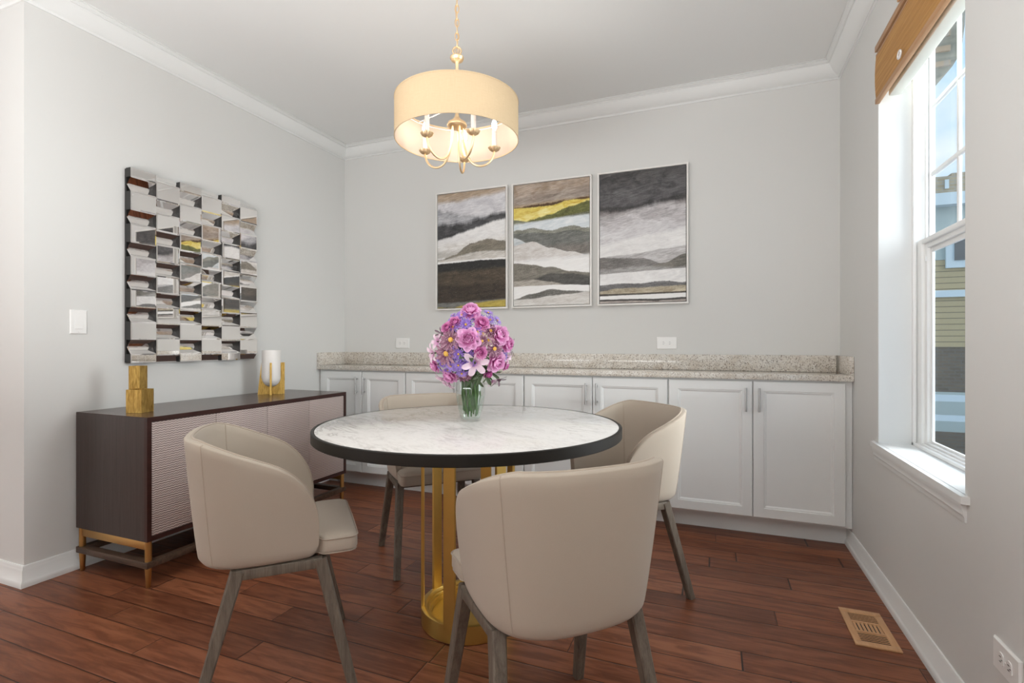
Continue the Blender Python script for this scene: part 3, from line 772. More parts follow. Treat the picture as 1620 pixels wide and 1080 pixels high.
def aster(root, r, mat):
    m = MB(); c = MB(); u, v, n = frame(Vector((0, 0, 1)))
    heads = [(Vector((0, 0, .0)), n)]
    for k in range(5):
        d = rot_in(u, v, 2*PI*k/5+.3); heads.append((d*r*.86-n*r*random.uniform(.1, .35), (n+d*.55).normalized()))
    for pos, nn in heads:
        a_, b_, _ = frame(nn); rr = r*.5
        for lay, e in ((0, .15), (1, .5)):
            for k in range(14):
                d = rot_in(a_, b_, 2*PI*(k+lay*.5)/14); petal(m, pos+d*rr*.15, d*math.cos(e)+nn*math.sin(e), nn, rr*random.uniform(.75, 1.05)*(1-.2*lay), rr*.105, -.2, .2, .1, 3, .6)
        c.sphere(pos+nn*rr*.1, rr*.17, 8, 5)
    o = m.build('petals', mat, root, ang=180, recalc=False); c.build('flower_centre', M['yellow'], root); return o
def leaf_sprig(root, r, mat):
    m = MB(); u, v, n = frame(Vector((0, 0, 1)))
    for k in range(7):
        d = rot_in(u, v, 2*PI*k/7); e = random.uniform(.2, 1.0)
        petal(m, (0, 0, -r*.2), d*math.cos(e)+n*math.sin(e), n, r*random.uniform(.8, 1.2), r*.12, -.5, .35, .0, 7, .3)
    return m.build('leaves', mat, root, ang=180, recalc=False)
stem_i = 0
def place_flower(kind, px, py, rad, label, name, cat, mat, group, deep=1.0, back=False):
    """px, py: position across and up the round bouquet (-1..1)"""
    global stem_i
    w2 = max(0., 1-px*px-py*py); w = math.sqrt(w2)*deep
    if w2 == 0: l = math.hypot(px, py); 
    n = (RTV*px+Vector((0, 0, 1))*py+TOC*w*(-1 if back else 1)); pos = BC+n*.158
    nn = (n.normalized()+Vector((0, 0, .08))+TOC*(.25 if not back else -.25)).normalized()
    root = empty(name, pos, 0, label, cat, group)
    q = Vector((0, 0, 1)).rotation_difference(nn); root.rotation_euler = q.to_euler()
    {'peony': peony, 'daisy': daisy, 'lily': lily, 'aster': aster, 'leaf': leaf_sprig}[kind](root, rad, mat) if kind != 'cream' else daisy(root, rad, mat, 6, None, .34)
    # stem: from the flower down through the neck of the vase to near its floor
    g = stem_i*2.399963; stem_i += 1; rr = math.sqrt((stem_i % 23+.5)/23)
    neck = Vector((VX+.040*rr*math.cos(g), VY+.040*rr*math.sin(g), VZ+.188))
    mid = Vector((VX+.040*rr*math.cos(g+.25), VY+.040*rr*math.sin(g+.25), VZ+.10))
    foot = Vector((VX+.030*rr*math.cos(g+.7), VY+.030*rr*math.sin(g+.7), VZ+.016+random.uniform(0, .03)))
    if stem_i % 5 in (1, 3): mid = neck; foot = neck
    P = []; a0 = pos-nn*rad*.22; a1 = pos-nn*.10
    for k in range(9):
        t = k/8; P.append(a0*(1-t)**3+a1*3*t*(1-t)**2+(neck+Vector((0, 0, .055)))*3*t*t*(1-t)+neck*t**3)
    if foot is not neck: P += [neck*.5+mid*.5, mid, mid*.5+foot*.5, foot]
    inv = root.matrix_basis.inverted() if False else (Matrix.Translation(pos) @ q.to_matrix().to_4x4()).inverted()
    m = MB(); m.tube([inv @ p for p in P], .0030, 7); m.build('stem', M['stem'], root)
    return root
def cp(x, y): return ((x-440)/318, (325-y)/318)
G = 'flowers of the bouquet in the glass vase'
pe = [(440, 88, 64, 'pink peony at the very top of the bouquet'), (325, 172, 42, 'small pink peony on the upper left of the bouquet, beside the violet asters'),
      (268, 212, 40, 'small pink peony on the upper left edge, above the plum daisy'), (525, 178, 50, 'pink peony right of the upper violet asters'),
      (655, 268, 68, 'large pink peony on the upper right of the bouquet'), (722, 335, 54, 'pink peony on the right edge of the bouquet'),
      (425, 297, 72, 'large pink peony at the front centre of the bouquet'), (515, 397, 42, 'small pink peony just above the open pale lily'),
      (632, 470, 66, 'large pink peony low on the right side of the bouquet'), (282, 577, 56, 'pink peony at the lower left, above the vase shoulder'),
      (162, 507, 46, 'deep pink peony on the lower left edge of the bouquet'), (722, 512, 32, 'small pink peony low on the right edge'),
      (578, 572, 30, 'small pink peony at the lower right, under the large one')]
for x, y, r, lb in pe:
    u, v = cp(x, y); place_flower('peony', u, v, r*.00066, lb, 'peony', 'flower', M['peony_dark'] if r < 48 else M['peony'], G)
da = [(292, 302, 74, 'plum daisy with a yellow eye on the left, the upper of two'), (256, 407, 80, 'largest plum daisy with a yellow eye, left of the lower violet asters'),
      (594, 232, 48, 'plum daisy between two pink peonies at the upper right'), (624, 370, 60, 'plum daisy with a yellow eye on the right, above the low pink peony'),
      (386, 587, 52, 'plum daisy at the bottom of the bouquet, above the stems'), (528, 312, 40, 'small plum daisy right of the central pink peony')]
for x, y, r, lb in da:
    u, v = cp(x, y); place_flower('daisy', u, v, r*.00058, lb, 'plum_daisy', 'flower', M['daisy'], G)
li = [(474, 478, 80, 'open pale pink lily with a dark eye at the front'), (186, 315, 48, 'pale pink lily on the upper left edge'), (138, 408, 62, 'pale pink lily on the left edge of the bouquet'),
      (212, 622, 56, 'pale pink lily drooping at the lower left'), (742, 445, 66, 'pale lilac lily on the right edge of the bouquet'), (622, 640, 46, 'pale pink lily drooping at the lower right'),
      (262, 662, 46, 'pale pink lily drooping over the left shoulder of the vase')]
for x, y, r, lb in li:
    u, v = cp(x, y); place_flower('lily', u, v, r*.00060, lb, 'lily', 'flower', M['lily'], G)
asx = [(405, 188, 74, 'violet asters near the top of the bouquet, left of a peony'), (592, 148, 60, 'violet asters at the upper right edge'), (350, 410, 66, 'violet asters at the front left, beside the large daisy'),
       (372, 492, 66, 'violet asters low at the front, left of the open lily'), (222, 490, 48, 'violet asters at the lower left, between peony and daisy'), (322, 132, 36, 'violet asters at the upper left edge'),
       (716, 432, 34, 'violet asters on the right among pale lilies'), (300, 478, 44, 'violet asters under the largest plum daisy')]
for x, y, r, lb in asx:
    u, v = cp(x, y); place_flower('aster', u, v, r*.00076, lb, 'aster_sprig', 'flower', M['aster'], G)
for x, y, r, lb in [(575, 306, 34, 'cream blossom with a yellow eye right of the centre'), (530, 258, 36, 'cream blossom under the upper right peony')]:
    u, v = cp(x, y); place_flower('cream', u, v, r*.00070, lb, 'cream_blossom', 'flower', M['cream'], G, .95)
for x, y, r, k, lb in [(545, 545, 100, 0, 'dark green leaves below the open pale lily'), (470, 590, 80, 0, 'dark green leaves just above the vase stems'), (600, 560, 70, 0, 'dark green leaves under the low right peony'),
                       (775, 372, 60, 1, 'plum tinted leaf tips on the right edge'), (672, 632, 60, 1, 'plum tinted leaf tips hanging at the lower right'), (212, 250, 45, 1, 'plum tinted leaf tips on the upper left edge'),
                       (440, 360, 110, 0, 'dark green leaves deep between the front flowers'), (330, 300, 90, 0, 'dark green leaves deep in the left of the bouquet')]:
    u, v = cp(x, y); place_flower('leaf', u, v, r*.00070, lb, 'leaf_sprig', 'foliage', M['leaf_plum'] if k else M['leaf'], 'leaves of the bouquet in the glass vase', .80 if not k else 1)

# ================================================================== PENDANT LIGHT
PX, PY = -1.07, 2.03
pd = empty('drum_pendant_light', (PX, PY, ZC), 0, 'cream drum shade pendant with five candle bulbs on a gold chain over the table', 'ceiling light')
def pz(z): return z-ZC
m = MB(); m.lathe([(0, pz(2.662)), (.012, pz(2.662)), (.016, pz(2.668)), (.050, pz(2.676)), (.062, pz(2.690)), (.062, pz(2.6995)), (0, pz(2.6995))], 40); m.build('canopy', M['champagne'], pd)
m = MB(); z = 2.664; k = 0
while z > 2.415:
    a = (k % 2)*PI/2+.5; pts = []
    for q in range(20):
        t = 2*PI*q/20; x = .0085*math.cos(t); zz = .019*math.sin(t)
        pts.append((x*math.cos(a), x*math.sin(a), pz(z-.017+zz)))
    m.tube(pts, .0024, 6, True); z -= .031; k += 1
m.tube([(.001, .002, pz(2.67)), (-.004, -.004, pz(2.56)), (.004, .003, pz(2.46)), (0, 0, pz(2.385))], .0018, 6)
m.build('chain', M['champagne'], pd)
m = MB(); pts = [(.019*math.cos(t)*.9, .019*math.cos(t)*.4, pz(2.396+.019*math.sin(t))) for t in [2*PI*q/24 for q in range(24)]]
m.tube(pts, .0036, 8, True); m.build('hanging_ring', M['champagne'], pd)
m = MB(); m.lathe([(0, pz(2.382)), (.007, pz(2.380)), (.010, pz(2.374)), (.030, pz(2.369)), (.0315, pz(2.364)), (.026, pz(2.353)), (.011, pz(2.345)), (.0075, pz(2.340)), (.0075, pz(2.10)), (0, pz(2.10))], 32); m.build('stem', M['champagne'], pd)
SR, SH0, SH1 = .2755, 1.996, 2.162
m = MB(); m.lathe([(SR, pz(SH0)), (SR, pz(SH1))], 128); sh = m.build('shade', M['shade'], pd, recalc=False)
for z, n in ((SH0, 'shade_trim'), (SH1, 'shade_trim')):
    m = MB(); m.lathe([(SR-.0018, pz(z-.0025)), (SR+.0012, pz(z-.0025)), (SR+.0012, pz(z+.0025)), (SR-.0018, pz(z+.0025))], 128, close=True); m.build(n, M['shade'], sh)
m = MB(); pts = [((SR-.006)*math.cos(2*PI*q/72), (SR-.006)*math.sin(2*PI*q/72), pz(2.150)) for q in range(72)]; m.tube(pts, .0028, 6, True)
for k in range(3):
    a = TH+.35+2*PI*k/3; m.tube([(.007*math.cos(a), .007*math.sin(a), pz(2.150)), ((SR-.006)*math.cos(a), (SR-.006)*math.sin(a), pz(2.150))], .0028, 6)
m.lathe([(.0072, pz(2.144)), (.014, pz(2.144)), (.014, pz(2.156)), (.0072, pz(2.156))], 20, close=True)
m.build('spider', M['candle'], pd)
m = MB(); m.lathe([(0, pz(2.118)), (.008, pz(2.116)), (.011, pz(2.100)), (.017, pz(2.092)), (.022, pz(2.086)), (.040, pz(2.074)), (.0445, pz(2.064)), (.0445, pz(2.060)), (.040, pz(2.054)), (.030, pz(2.050)), (0, pz(2.049))], 40); m.build('hub', M['champagne'], pd)
for k, ad in enumerate((84, 156, 228, 300, 12)):
    a = TH+math.radians(ad); c_, s_ = math.cos(a), math.sin(a); AR = .170
    P = []
    for q in range(25):                                     # from under the hub down, round and up into the cup
        t = q/24
        if t < .5: u_ = t/.5; x = .026+.075*u_**2.1; z = 2.055-.168*math.sin(u_*PI/2)
        else: u_ = (t-.5)/.5; x = .101+(AR-.101)*math.sin(u_*PI/2); z = 1.887+.078*(1-math.cos(u_*PI/2))
        P.append((x*c_, x*s_, pz(z)))
    m = MB(); m.tube(P, .0048, 10); arm = m.build('arm', M['champagne'], pd)
    cx_, cy_ = AR*c_, AR*s_
    m = MB(); rows = []; segs = 48
    for r, z in ((.006, 1.958), (.013, 1.960), (.022, 1.966), (.0275, 1.976), (.0265, 1.977), (.012, 1.969), (.0095, 1.969)):
        rows.append([(cx_+(r+(.0012 if (q // 2) % 2 else -.0008)*(r > .01))*math.cos(2*PI*q/segs), cy_+(r+(.0012 if (q // 2) % 2 else -.0008)*(r > .01))*math.sin(2*PI*q/segs), pz(z)) for q in range(segs+1)])
    m.grid(rows); bmesh.ops.remove_doubles(m.bm, verts=m.bm.verts, dist=1e-5); m.build('bobeche', M['champagne'], arm, ang=60)
    m = MB(); m.lathe([(0, pz(1.966)), (.0105, pz(1.966)), (.0105, pz(2.050)), (.0085, pz(2.053)), (0, pz(2.053))], 20, (cx_, cy_, 0)); m.build('candle_sleeve', M['candle'], arm)
    m = MB(); m.lathe([(.0055, pz(2.0535)), (.0065, pz(2.058)), (.0118, pz(2.070)), (.0125, pz(2.078)), (.0105, pz(2.090)), (.006, pz(2.102)), (.0022, pz(2.110)), (0, pz(2.112))], 16, (cx_, cy_, 0)); m.build('bulb', M['bulb_on'], arm)

# ================================================================== FACETED WALL MIRROR
MY0, MY1, MZ0, MZ1 = 1.716, 2.502, .981, 1.997
mi = empty('wall_mirror', (XL+.001, (MY0+MY1)/2, (MZ0+MZ1)/2), 0, 'large square mirror with staggered facets above the sideboard', 'mirror')
cw = (MY1-MY0)/6; per = (MZ1-MZ0)/6; fl = per*.56; nt = per-fl; D1, D0 = .052, .020
def my(y): return y-mi.location.y
def mzz(z): return z-mi.location.z
def bq(m, q, inset, lift):
    """mirror facet with bevelled edges: corners q in order"""
    q = [Vector(p) for p in q]; n = (q[1]-q[0]).cross(q[3]-q[0]).normalized(); c = sum(q, Vector())/4
    l1, l2 = (q[1]-q[0]).length, (q[3]-q[0]).length
    e1, e2 = (q[1]-q[0]).normalized()*inset, (q[3]-q[0]).normalized()*inset
    r = [q[0]+e1+e2, q[1]-e1+e2, q[2]-e1-e2, q[3]+e1-e2]; r = [p+n*lift for p in r]
    A, B = m.verts(q), m.verts(r)
    m.bm.faces.new(B)
    for i in range(4): m.bm.faces.new((A[i], A[(i+1) % 4], B[(i+1) % 4], B[i]))
back = MB(); back.box(0, .012, my(MY0+.002), my(MY1-.002), mzz(MZ0+.002), mzz(MZ1-.002))
tiles = []
for c in range(6):
    y0, y1 = MY0+c*cw+.0004, MY0+(c+1)*cw-.0004
    z = MZ1 + (fl/2 if c % 2 == 0 else fl+nt/2)
    while z > MZ0+1e-4:
        za, zb = min(z, MZ1), max(z-fl, MZ0)                 # flat block
        if za-zb > .004:
            back.box(.0118, D1-.003, my(y0), my(y1), mzz(zb), mzz(za))
            m = MB(); bq(m, [(D1-.0025, my(y0), mzz(zb)), (D1-.0025, my(y1), mzz(zb)), (D1-.0025, my(y1), mzz(za)), (D1-.0025, my(y0), mzz(za))], .006, .0006); tiles.append(('flat_tile', m))
        n1, n0, nm = min(z-fl, MZ1), max(z-per, MZ0), z-fl-nt/2   # V shaped hollow between two blocks
        if n1-n0 > .004:
            m = MB()
            def xa(zz): return D0+(D1-.003-D0)*abs(zz-nm)/(nt/2)
            up0 = max(nm, n0)
            if n1-up0 > .003: bq(m, [(xa(up0), my(y0), mzz(up0)), (xa(up0), my(y1), mzz(up0)), (xa(n1), my(y1), mzz(n1)), (xa(n1), my(y0), mzz(n1))], .004, .001)
            dn1 = min(nm, n1)
            if dn1-n0 > .003: bq(m, [(xa(n0), my(y0), mzz(n0)), (xa(n0), my(y1), mzz(n0)), (xa(dn1), my(y1), mzz(dn1)), (xa(dn1), my(y0), mzz(dn1))], .004, .001)
            tiles.append(('hollow_tile', m))
        z -= per
back.build('backing', M['black_board'], mi, smooth=False)
for n, m in tiles: m.build(n, M['mirror'], mi, smooth=False, recalc=False)

# ================================================================== PAINTINGS
def painting_mat(name, sky, layers, seed):
    """u from left to right, v from the top down, in metres of the canvas turned to 0..1 by the object's own box"""
    t = NT(name); g = t.xyz(t.co('Generated')); u = g[0]; v = t.math('SUBTRACT', 1., g[2])
    fine = t.noise(t.comb(t.math('MULTIPLY', u, 3.), t.math('MULTIPLY', v, 26.), seed), 2.5, 8, .72, .8)
    cloud = t.noise(t.comb(t.math('MULTIPLY', u, 2.), t.math('MULTIPLY', v, 5.), seed+3), 2.2, 7, .62, 1.4)
    grit = t.noise(t.comb(t.math('MULTIPLY', u, 30.), t.math('MULTIPLY', v, 60.), seed+5), 3, 4, .7)
    tex = t.math('ADD', t.math('MULTIPLY', cloud, .6), t.math('MULTIPLY', fine, .4))
    c = t.mix(t.ramp(tex, [(.40, 0.), (.60, 1.)]), *sky)
    for i, (prof, amp, fr, soft, ca, cb, hard) in enumerate(layers):
        # prof: heights of the upper edge at evenly spaced u
        n = len(prof)-1; h = t.ramp(u, [(k/n, float(p)) for k, p in enumerate(prof)], 'B_SPLINE' if soft > .008 else 'EASE')
        if amp:
            w = t.noise(t.comb(t.math('MULTIPLY', u, fr), seed*1.7+i*5.3, t.math('MULTIPLY', v, 1.5)), 1.5, 8, .68)
            h = t.math('ADD', h, t.math('MULTIPLY', t.math('SUBTRACT', w, .5), amp*3.2))
            w2 = t.noise(t.comb(t.math('MULTIPLY', u, fr*7), seed*2.9+i*3.1, t.math('MULTIPLY', v, 6.)), 1.5, 5, .7)
            h = t.math('ADD', h, t.math('MULTIPLY', t.math('SUBTRACT', w2, .5), min(amp, .012)*1.6))
        f = t.step(t.math('SUBTRACT', v, h), -soft, soft)
        src = t.math('ADD', t.math('MULTIPLY', tex, 1-hard), t.math('MULTIPLY', grit, hard))
        cc = t.mix(t.ramp(src, [(.40, 0.), (.60, 1.)]), ca, cb)
        c = t.mix(f, c, cc)
    stroke = t.noise(t.comb(t.math('MULTIPLY', u, 2.5), t.math('MULTIPLY', t.math('ADD', v, t.math('MULTIPLY', u, .12)), 34.), seed+9), 2.2, 8, .7, 1.2)
    c = t.mix(.75, c, t.ramp(stroke, [(.32, .27), (.5, .5), (.68, .74)]), 'OVERLAY')
    fleck = t.ramp(t.noise(t.comb(t.math('MULTIPLY', u, 26.), t.math('MULTIPLY', v, 120.), seed+13), 2, 3, .6), [(.66, 0.), (.72, .45)])
    c = t.mix(fleck, c, (.55, .50, .45))
    return t.done(t.bsdf(c, .35, 0, None, .35))
WH, WH2 = (.87, .86, .85), (.74, .73, .73)
p1 = painting_mat('landscape_painting_grey', ((.40, .30, .21), (.46, .37, .29)), [
    ((.075, .07, .055, .03), .02, 3, .025, (.55, .54, .57), (.74, .73, .75), .1),
    ((.13, .19, .24, .24), .05, 3, .03, (.095, .095, .105), (.36, .36, .39), .1),
    ((.16, .22, .26, .25), .03, 4, .05, (.33, .33, .36), (.55, .55, .57), .1),
    ((.26, .26, .25, .19), .03, 4, .025, (.02, .02, .022), (.10, .10, .105), .2),
    ((.41, .36, .30, .25), .015, 4, .012, WH2, WH, .15),
    ((.45, .43, .42, .40), .02, 3, .03, (.60, .57, .53), WH, .2),
    ((.50, .50, .48, .52), .01, 3, .02, (.42, .40, .37), (.60, .58, .55), .4),
    ((.56, .57, .56, .57), .01, 3, .006, WH2, WH, .1),
    ((.575, .54, .45, .42, .45), .012, 5, .006, (.13, .115, .09), (.31, .28, .225), .5),
    ((.585, .565, .525, .52, .53), .008, 5, .01, (.50, .47, .43), (.70, .67, .63), .4),
    ((.595, .590, .588, .585), .004, 4, .005, WH, WH, .1),
    ((.612, .605, .598, .602), .006, 5, .005, (.014, .014, .014), (.03, .03, .028), .2),
    ((.685, .68, .675, .67), .02, 5, .02, (.028, .022, .016), (.125, .095, .065), .45),
    ((.80, .81, .80, .80), .02, 5, .02, (.018, .015, .012), (.07, .05, .035), .4),
    ((.96, .955, .945, .935), .006, 4, .01, (.12, .125, .12), (.25, .25, .23), .2),
    ((1.04, .985, .955, .94), .008, 4, .01, (.40, .30, .05), (.56, .45, .12), .3)], 1.3)
p2 = painting_mat('landscape_painting_gold', ((.33, .245, .175), (.47, .385, .32)), [
    ((.10, .09, .08, .05), .02, 3, .04, (.27, .215, .18), (.42, .36, .31), .1),
    ((.175, .165, .16, .15), .01, 4, .02, (.36, .25, .14), (.50, .38, .25), .2),
    ((.185, .175, .165, .150), .012, 6, .006, (.055, .028, .012), (.14, .075, .03), .3),
    ((.190, .195, .195, .165, .17), .008, 5, .006, (.60, .42, .05), (.84, .70, .20), .15),
    ((.275, .24, .205, .195, .18), .008, 5, .008, (.72, .55, .07), (.90, .82, .38), .1),
    ((.35, .295, .265, .215, .185), .01, 6, .006, (.060, .062, .016), (.21, .22, .07), .4),
    ((.285, .315, .305, .285, .27), .005, 5, .006, (.10, .10, .06), (.26, .27, .20), .4),
    ((.325, .315, .305, .295, .29), .005, 4, .012, (.62, .68, .72), (.78, .81, .83), .1),
    ((.375, .365, .395, .37, .40), .010, 7, .005, (.16, .165, .13), (.36, .36, .31), .5),
    ((.40, .40, .42, .405, .43), .010, 6, .006, (.10, .105, .095), (.22, .225, .21), .3),
    ((.52, .52, .52, .52), .01, 4, .03, (.13, .12, .105), (.28, .255, .235), .4),
    ((.435, .50, .555, .585, .61), .004, 4, .004, (.50, .54, .56), (.66, .68, .69), .2),
    ((.50, .475, .535, .575, .615), .006, 5, .004, (.58, .54, .51), (.74, .72, .70), .3),
    ((.625, .62, .615, .605), .005, 4, .02, WH2, WH, .1),
    ((.645, .64, .638, .632), .004, 4, .004, WH, WH, .1),
    ((.645, .665, .70, .735, .75), .006, 5, .005, (.115, .105, .085), (.29, .27, .23), .5),
    ((.77, .71, .69, .735, .76), .006, 5, .005, (.145, .135, .11), (.27, .25, .215), .4),
    ((.80, .785, .745, .75, .775), .008, 5, .008, (.045, .044, .04), (.13, .125, .115), .35),
    ((.80, .785, .81, .845, .86), .006, 4, .006, (.30, .27, .235), (.50, .46, .41), .4),
    ((.842, .838, .838, .842, .85), .003, 3, .004, WH, WH, .1),
    ((.945, .905, .87, .89, .90), .006, 5, .005, (.07, .068, .06), (.24, .23, .21), .5),
    ((.95, .945, .925, .915, .90), .004, 5, .006, (.60, .57, .54), (.74, .72, .69), .3)], 4.1)
p3 = painting_mat('landscape_painting_dark', ((.040, .038, .040), (.105, .10, .10)), [
    ((.10, .13, .10, .06), .04, 3, .05, (.05, .048, .05), (.15, .145, .15), .1),
    ((.20, .20, .17, .13), .04, 3, .04, (.045, .043, .046), (.125, .12, .125), .1),
    ((.255, .26, .235, .20), .03, 4, .012, (.018, .017, .018), (.07, .066, .067), .15),
    ((.29, .30, .28, .24), .02, 4, .02, (.17, .155, .15), (.36, .33, .33), .2),
    ((.34, .325, .29, .255, .29), .02, 4, .03, (.40, .375, .385), (.62, .60, .61), .1),
    ((.41, .41, .40, .39, .42), .02, 3, .05, (.58, .56, .575), (.72, .71, .72), .1),
    ((.55, .52, .50, .48, .46), .02, 4, .02, WH2, (.84, .83, .82), .1),
    ((.645, .635, .625, .605, .59), .006, 4, .006, (.40, .385, .385), (.60, .585, .585), .2),
    ((.645, .655, .665, .715, .725), .006, 5, .005, (.12, .112, .105), (.27, .255, .245), .45),
    ((.76, .76, .75, .71, .65), .004, 5, .004, (.10, .094, .08), (.23, .215, .19), .4),
    ((.74, .73, .725, .745, .745), .008, 5, .015, (.26, .25, .245), (.44, .43, .42), .5),
    ((.775, .768, .76, .755), .002, 4, .004, WH2, WH, .1),
    ((.86, .85, .855, .845, .86), .006, 7, .005, (.075, .073, .075), (.22, .215, .215), .35),
    ((.905, .89, .89, .885, .88), .006, 6, .006, (.30, .24, .16), (.56, .50, .38), .35),
    ((.928, .93, .928, .926), .002, 4, .003, (.03, .026, .022), (.09, .075, .06), .3),
    ((.945, .942, .940, .938), .002, 4, .003, WH, WH, .1),
    ((.972, .972, .976, .97), .003, 5, .003, (.02, .018, .017), (.09, .08, .07), .3),
    ((.985, .985, .992, .985), .003, 5, .004, (.30, .25, .22), (.5, .45, .42), .3)], 8.6)
AZ0, AZ1 = 1.338, 2.2285
for x0, x1, mt, lb in ((-1.967, -1.379, p1, 'left of three framed abstract landscapes, dark lower half under grey clouds'), (-1.344, -.764, p2, 'middle of three framed abstract landscapes, with a bright yellow band'),
                       (-.723, -.145, p3, 'right of three framed abstract landscapes, charcoal sky over white hills')):
    o = empty('framed_painting', ((x0+x1)/2, YB-.001, (AZ0+AZ1)/2), 0, lb, 'painting', 'abstract landscape triptych on the back wall')
    w, h = (x1-x0)/2, (AZ1-AZ0)/2; m = MB(); f = .011
    for a in ((-w, w, -h, -h+f), (-w, w, h-f, h), (-w, -w+f, -h+f, h-f), (w-f, w, -h+f, h-f)): m.box(a[0], a[1], -.034, 0, a[2], a[3], .001)
    m.build('frame', M['white_frame'], o)
    m = MB(); m.box(-w+f, w-f, -.010, 0, -h+f, h-f); m.build('backing', M['black_board'], o, smooth=False)
    m = MB(); g = f+.004; m.box(-w+g, w-g, -.028, -.0101, -h+g, h-g); m.build('canvas', mt, o, smooth=False)

# ================================================================== OUTLETS, SWITCH, VENT
def plate(name, loc, rz, w, h, label, cat, group=None):
    o = empty(name, loc, rz, label, cat, group); m = MB()
    def q(i, y): return [(-w/2+i, y, -h/2+i), (w/2-i, y, -h/2+i), (w/2-i, y, h/2-i), (-w/2+i, y, h/2-i)]
    V = [m.verts(p) for p in (q(0, 0), q(0, -.003), q(.004, -.0065))]
    for a, c in zip(V, V[1:]):
        for i in range(4): m.bm.faces.new((a[i], a[(i+1) % 4], c[(i+1) % 4], c[i]))
    m.bm.faces.new(V[-1]); m.build('cover_plate', M['plate'], o, smooth=False); return o
def duplex(loc, rz, label, rot=True):
    o = plate('wall_outlet', loc, rz, .125, .080, label, 'outlet', 'white wall outlets')
    for s in (-1, 1):
        m = MB(); P = []
        for k in range(32):
            a = 2*PI*k/32; P.append((max(-.0125, min(.0125, .0165*math.cos(a))), .0165*math.sin(a)))
        m.hexa([(s*.0195+x, -.0063, z) for x, z in P], [(s*.0195+x, -.0085, z) for x, z in P]); r = m.build('receptacle', M['plate'], o, smooth=False)
        m = MB()
        for dz, hh in ((.0062, .0016), (-.0062, .0016)): m.box(s*.0195-.004, s*.0195+.004, -.0092, -.0083, dz-hh/2, dz+hh/2)
        m.lathe([(0, 0), (.0022, 0), (.0022, .0008), (0, .0008)], 12, (s*.0195+.0085, -.0088, 0)); m.build('slots', M['dark'], r, smooth=False)
    m = MB(); m.sphere((0, -.0066, 0), .003, 10, 6, (1, .35, 1)); m.build('screw', M['plate'], o)
duplex((-2.285, YB-.0005, 1.0875), 0, 'white outlet on the back wall near the left corner')
duplex((-.279, YB-.0005, 1.0870), 0, 'white outlet on the back wall below the right painting')
duplex((XR-.0005, 1.622, .288), PI/2*3, 'white outlet low on the window wall, at the right edge')
o = plate('light_switch', (XL+.0005, 1.509, 1.187), PI/2, .072, .116, 'white rocker light switch on the wall left of the mirror', 'light switch')
m = MB(); m.hexa([(-.0165, -.0060, -.0335), (.0165, -.0060, -.0335), (.0165, -.0060, .0335), (-.0165, -.0060, .0335)], [(-.0155, -.0095, -.0325), (.0155, -.0095, -.0325), (.0155, -.0065, .0325), (-.0155, -.0065, .0325)]); m.build('rocker', M['plate'], o, smooth=False)
m = MB(); m.box(-.0175, .0175, -.0068, -.0055, -.0345, .0345); m.build('rocker_gap', M['dark'] if False else M['plate'], o, smooth=False)
m = MB()
for z in (-.048, .048): m.sphere((0, -.0064, z), .003, 10, 6, (1, .35, 1))
m.build('screws', M['plate'], o)

ve = empty('floor_vent', (.546, 2.286, .0005), 0, 'light oak floor vent beside the right baseboard', 'floor vent'); w, h = .0705, .138
m = MB(); iw, ih = .046, .108; T = .006
for a in ((-w, w, -h, -ih), (-w, w, ih, h), (-w, -iw, -ih, ih), (iw, w, -ih, ih)): m.box(a[0], a[1], a[2], a[3], 0, T, .0012)
for y in (-.036, .036): m.box(-iw, iw, y-.005, y+.005, 0, T)
m.build('frame', M['vent_wood'], ve)
m = MB(); m.box(-iw, iw, -ih, ih, 0.0002, .001); m.build('duct', M['dark'], ve, smooth=False)
for k in range(6):
    for sy in (-1, 1):
        y = sy*(.047+.0118*k); m = MB(); m.bar((-iw, y, .0034), (iw, y, .0034), .0065 if sy > 0 else .0040, .0028, up=(0, .55, 1)); m.build('slat', M['vent_wood'], ve, smooth=False)
for k in range(7):
    x = -.0395+.0132*k; m = MB(); m.bar((x, -.031, .0034), (x, .031, .0034), .0085, .0032, up=(-.35, 0, 1)); m.build('slat', M['vent_wood'], ve, smooth=False)

# ================================================================== OUTSIDE THE WINDOW
def brick_mat(name, c1, c2, cm, sc, bw, bh):
    t = NT(name); P = t.xyz(t.co()); n = t.t.nodes.new('ShaderNodeTexBrick'); t.put(t.comb(P[0], P[2], 0.), n.inputs[0])
    n.inputs['Scale'].default_value = sc; n.inputs['Brick Width'].default_value = bw; n.inputs['Row Height'].default_value = bh
    n.inputs['Mortar Size'].default_value = .012; t.put(c1, n.inputs[1]); t.put(c2, n.inputs[2]); t.put(cm, n.inputs[3])
    return t.done(t.bsdf(n.outputs[0], .85))
def siding(name, c, p):
    t = NT(name); P = t.xyz(t.co()); f = t.math('PINGPONG', t.math('DIVIDE', P[2], p), .5); l = t.step(f, .03, .10)
    return t.done(t.bsdf(t.mix(l, tuple(k*.35 for k in c), c), .7))
M['brick'] = brick_mat('tan_brick', (.34, .25, .14), (.44, .33, .20), (.36, .31, .24), 1, .22, .075)
M['tan_siding'] = siding('tan_lap_siding', (.46, .35, .19), .13)
M['pale_siding'] = plain('pale_grey_green_siding', (.45, .50, .47), .7)
M['ext_trim'] = plain('pale_exterior_trim', (.62, .68, .70), .6)
M['dark_pane'] = plain('dark_house_window', (.10, .10, .10), .2)
M['dark_brick'] = brick_mat('dark_brown_brick', (.11, .08, .05), (.16, .115, .075), (.13, .11, .09), 1, .22, .075)
M['deck'] = plain('grey_pavement', (.26, .31, .36), .8, var=.2, vscale=2)
EY = 14.0
nb = empty('neighbor_house', (6.5, EY, -1.6), 0, 'neighbouring brick house seen through the window', 'house')
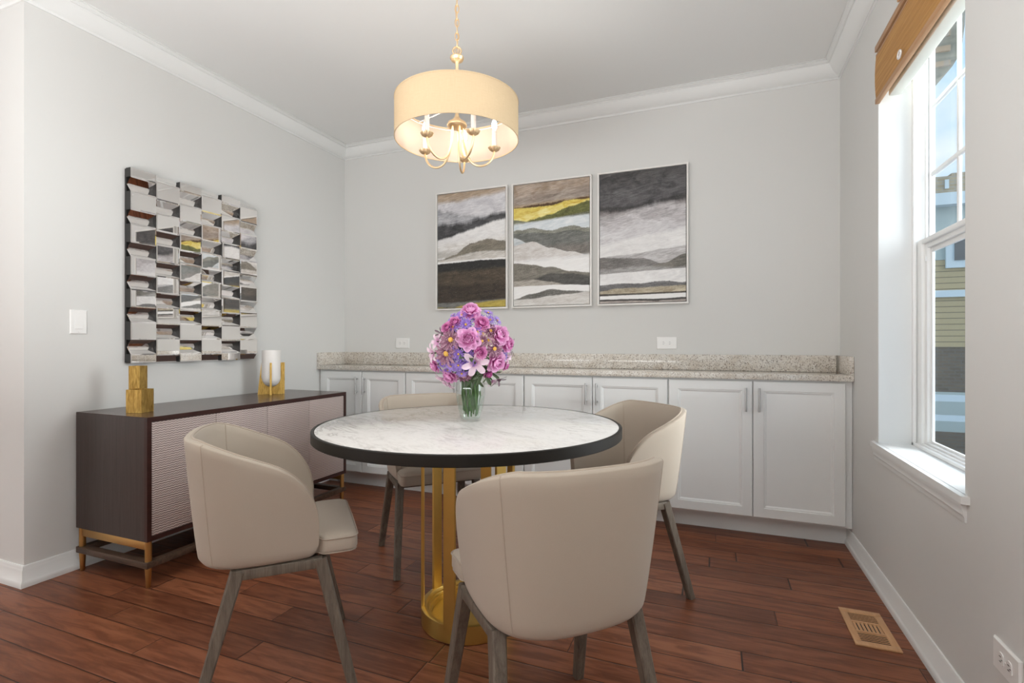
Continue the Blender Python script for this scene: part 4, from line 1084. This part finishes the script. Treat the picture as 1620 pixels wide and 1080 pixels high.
def ebox(name, mat, x0, x1, y0, y1, z0, z1, parent=None):
    m = MB(); m.box(x0-6.5, x1-6.5, y0-EY, y1-EY, z0+1.6, z1+1.6); return m.build(name, mat, parent or nb, smooth=False)
ebox('ground_storey', M['pale_siding'], 1, 13, EY, EY+9, -1.6, .02)
ebox('dark_brick_course', M['dark_brick'], 1, 13, EY, EY+9, .02, 1.02)
ebox('lower_storey', M['tan_siding'], 1, 13, EY, EY+9, 1.02, 2.95)
ebox('upper_storey', M['pale_siding'], 1, 13, EY, EY+9, 2.95, 4.12)
ebox('parapet', M['brick'], 1, 13, EY, EY+9, 4.38, 4.80)
ebox('parapet_step', M['brick'], 4.9, 13, EY+.01, EY+9, 4.80, 4.86)
ebox('cornice', M['ext_trim'], .9, 13.1, EY-.25, EY+9, 4.12, 4.38)
ebox('belt_course', M['ext_trim'], .95, 13, EY-.06, EY+.1, 2.12, 2.27)
ebox('parapet_vent', M['ext_trim'], 4.77, 4.84, EY-.03, EY+.1, 4.52, 4.72)
f = ebox('window_trim', M['ext_trim'], 4.78, 6.6, EY-.05, EY+.1, 2.76, 3.62); ebox('pane', M['dark_pane'], 4.93, 6.45, EY-.07, EY, 2.92, 3.50, f)
f = ebox('window_trim', M['ext_trim'], 3.2, 4.60, EY-.05, EY+.1, 2.98, 3.72); ebox('pane', M['dark_pane'], 3.3, 4.52, EY-.07, EY, 3.02, 3.62, f)
ebox('porch_rail', M['ext_trim'], 1, 13, EY-1.2, EY-1.12, -.08, .05); ebox('porch_rail', M['ext_trim'], 1, 13, EY-1.2, EY-1.12, -.48, -.36)
ebox('garage_door', M['dark_brick'], 4.55, 7.2, EY-.03, EY+.1, -1.55, -.86)
m = MB(); m.box(-2, 40, -10, 60, -1.75, -1.6); o = m.build('ground_outside', M['deck'], smooth=False); struct(o, 'grey paved ground outside the window', 'ground')
M['soffit'] = wood('dark_weathered_soffit', (.045, .05, .042), (.13, .12, .095), (1.2, 14, 14), .7, .1)
pr = empty('porch_arch', (2.0, 4.2, 2.2), 0, 'dark arched porch valance outside the top of the window', 'porch')
edge = [(.935, 2.56), (1.06, 2.565), (1.13, 2.574), (1.176, 2.590), (1.225, 2.620), (1.262, 2.655), (1.290, 2.705), (1.308, 2.78), (1.318, 2.88), (1.325, 3.15), (.935, 3.15)]
m = MB(); m.hexa([(x-2.0, 3.60-4.2, z-2.2) for x, z in edge], [(x-2.0, 4.05-4.2, z-2.2) for x, z in edge]); m.build('arched_valance', M['soffit'], pr, smooth=False)
m = MB()
for k in range(5): z = 2.66+.085*k; m.box(.94-2.0, 1.25-2.0, 3.585-4.2, 3.60-4.2, z-2.2, z+.03-2.2)
m.build('batten', M['dark_brick'], pr, smooth=False)
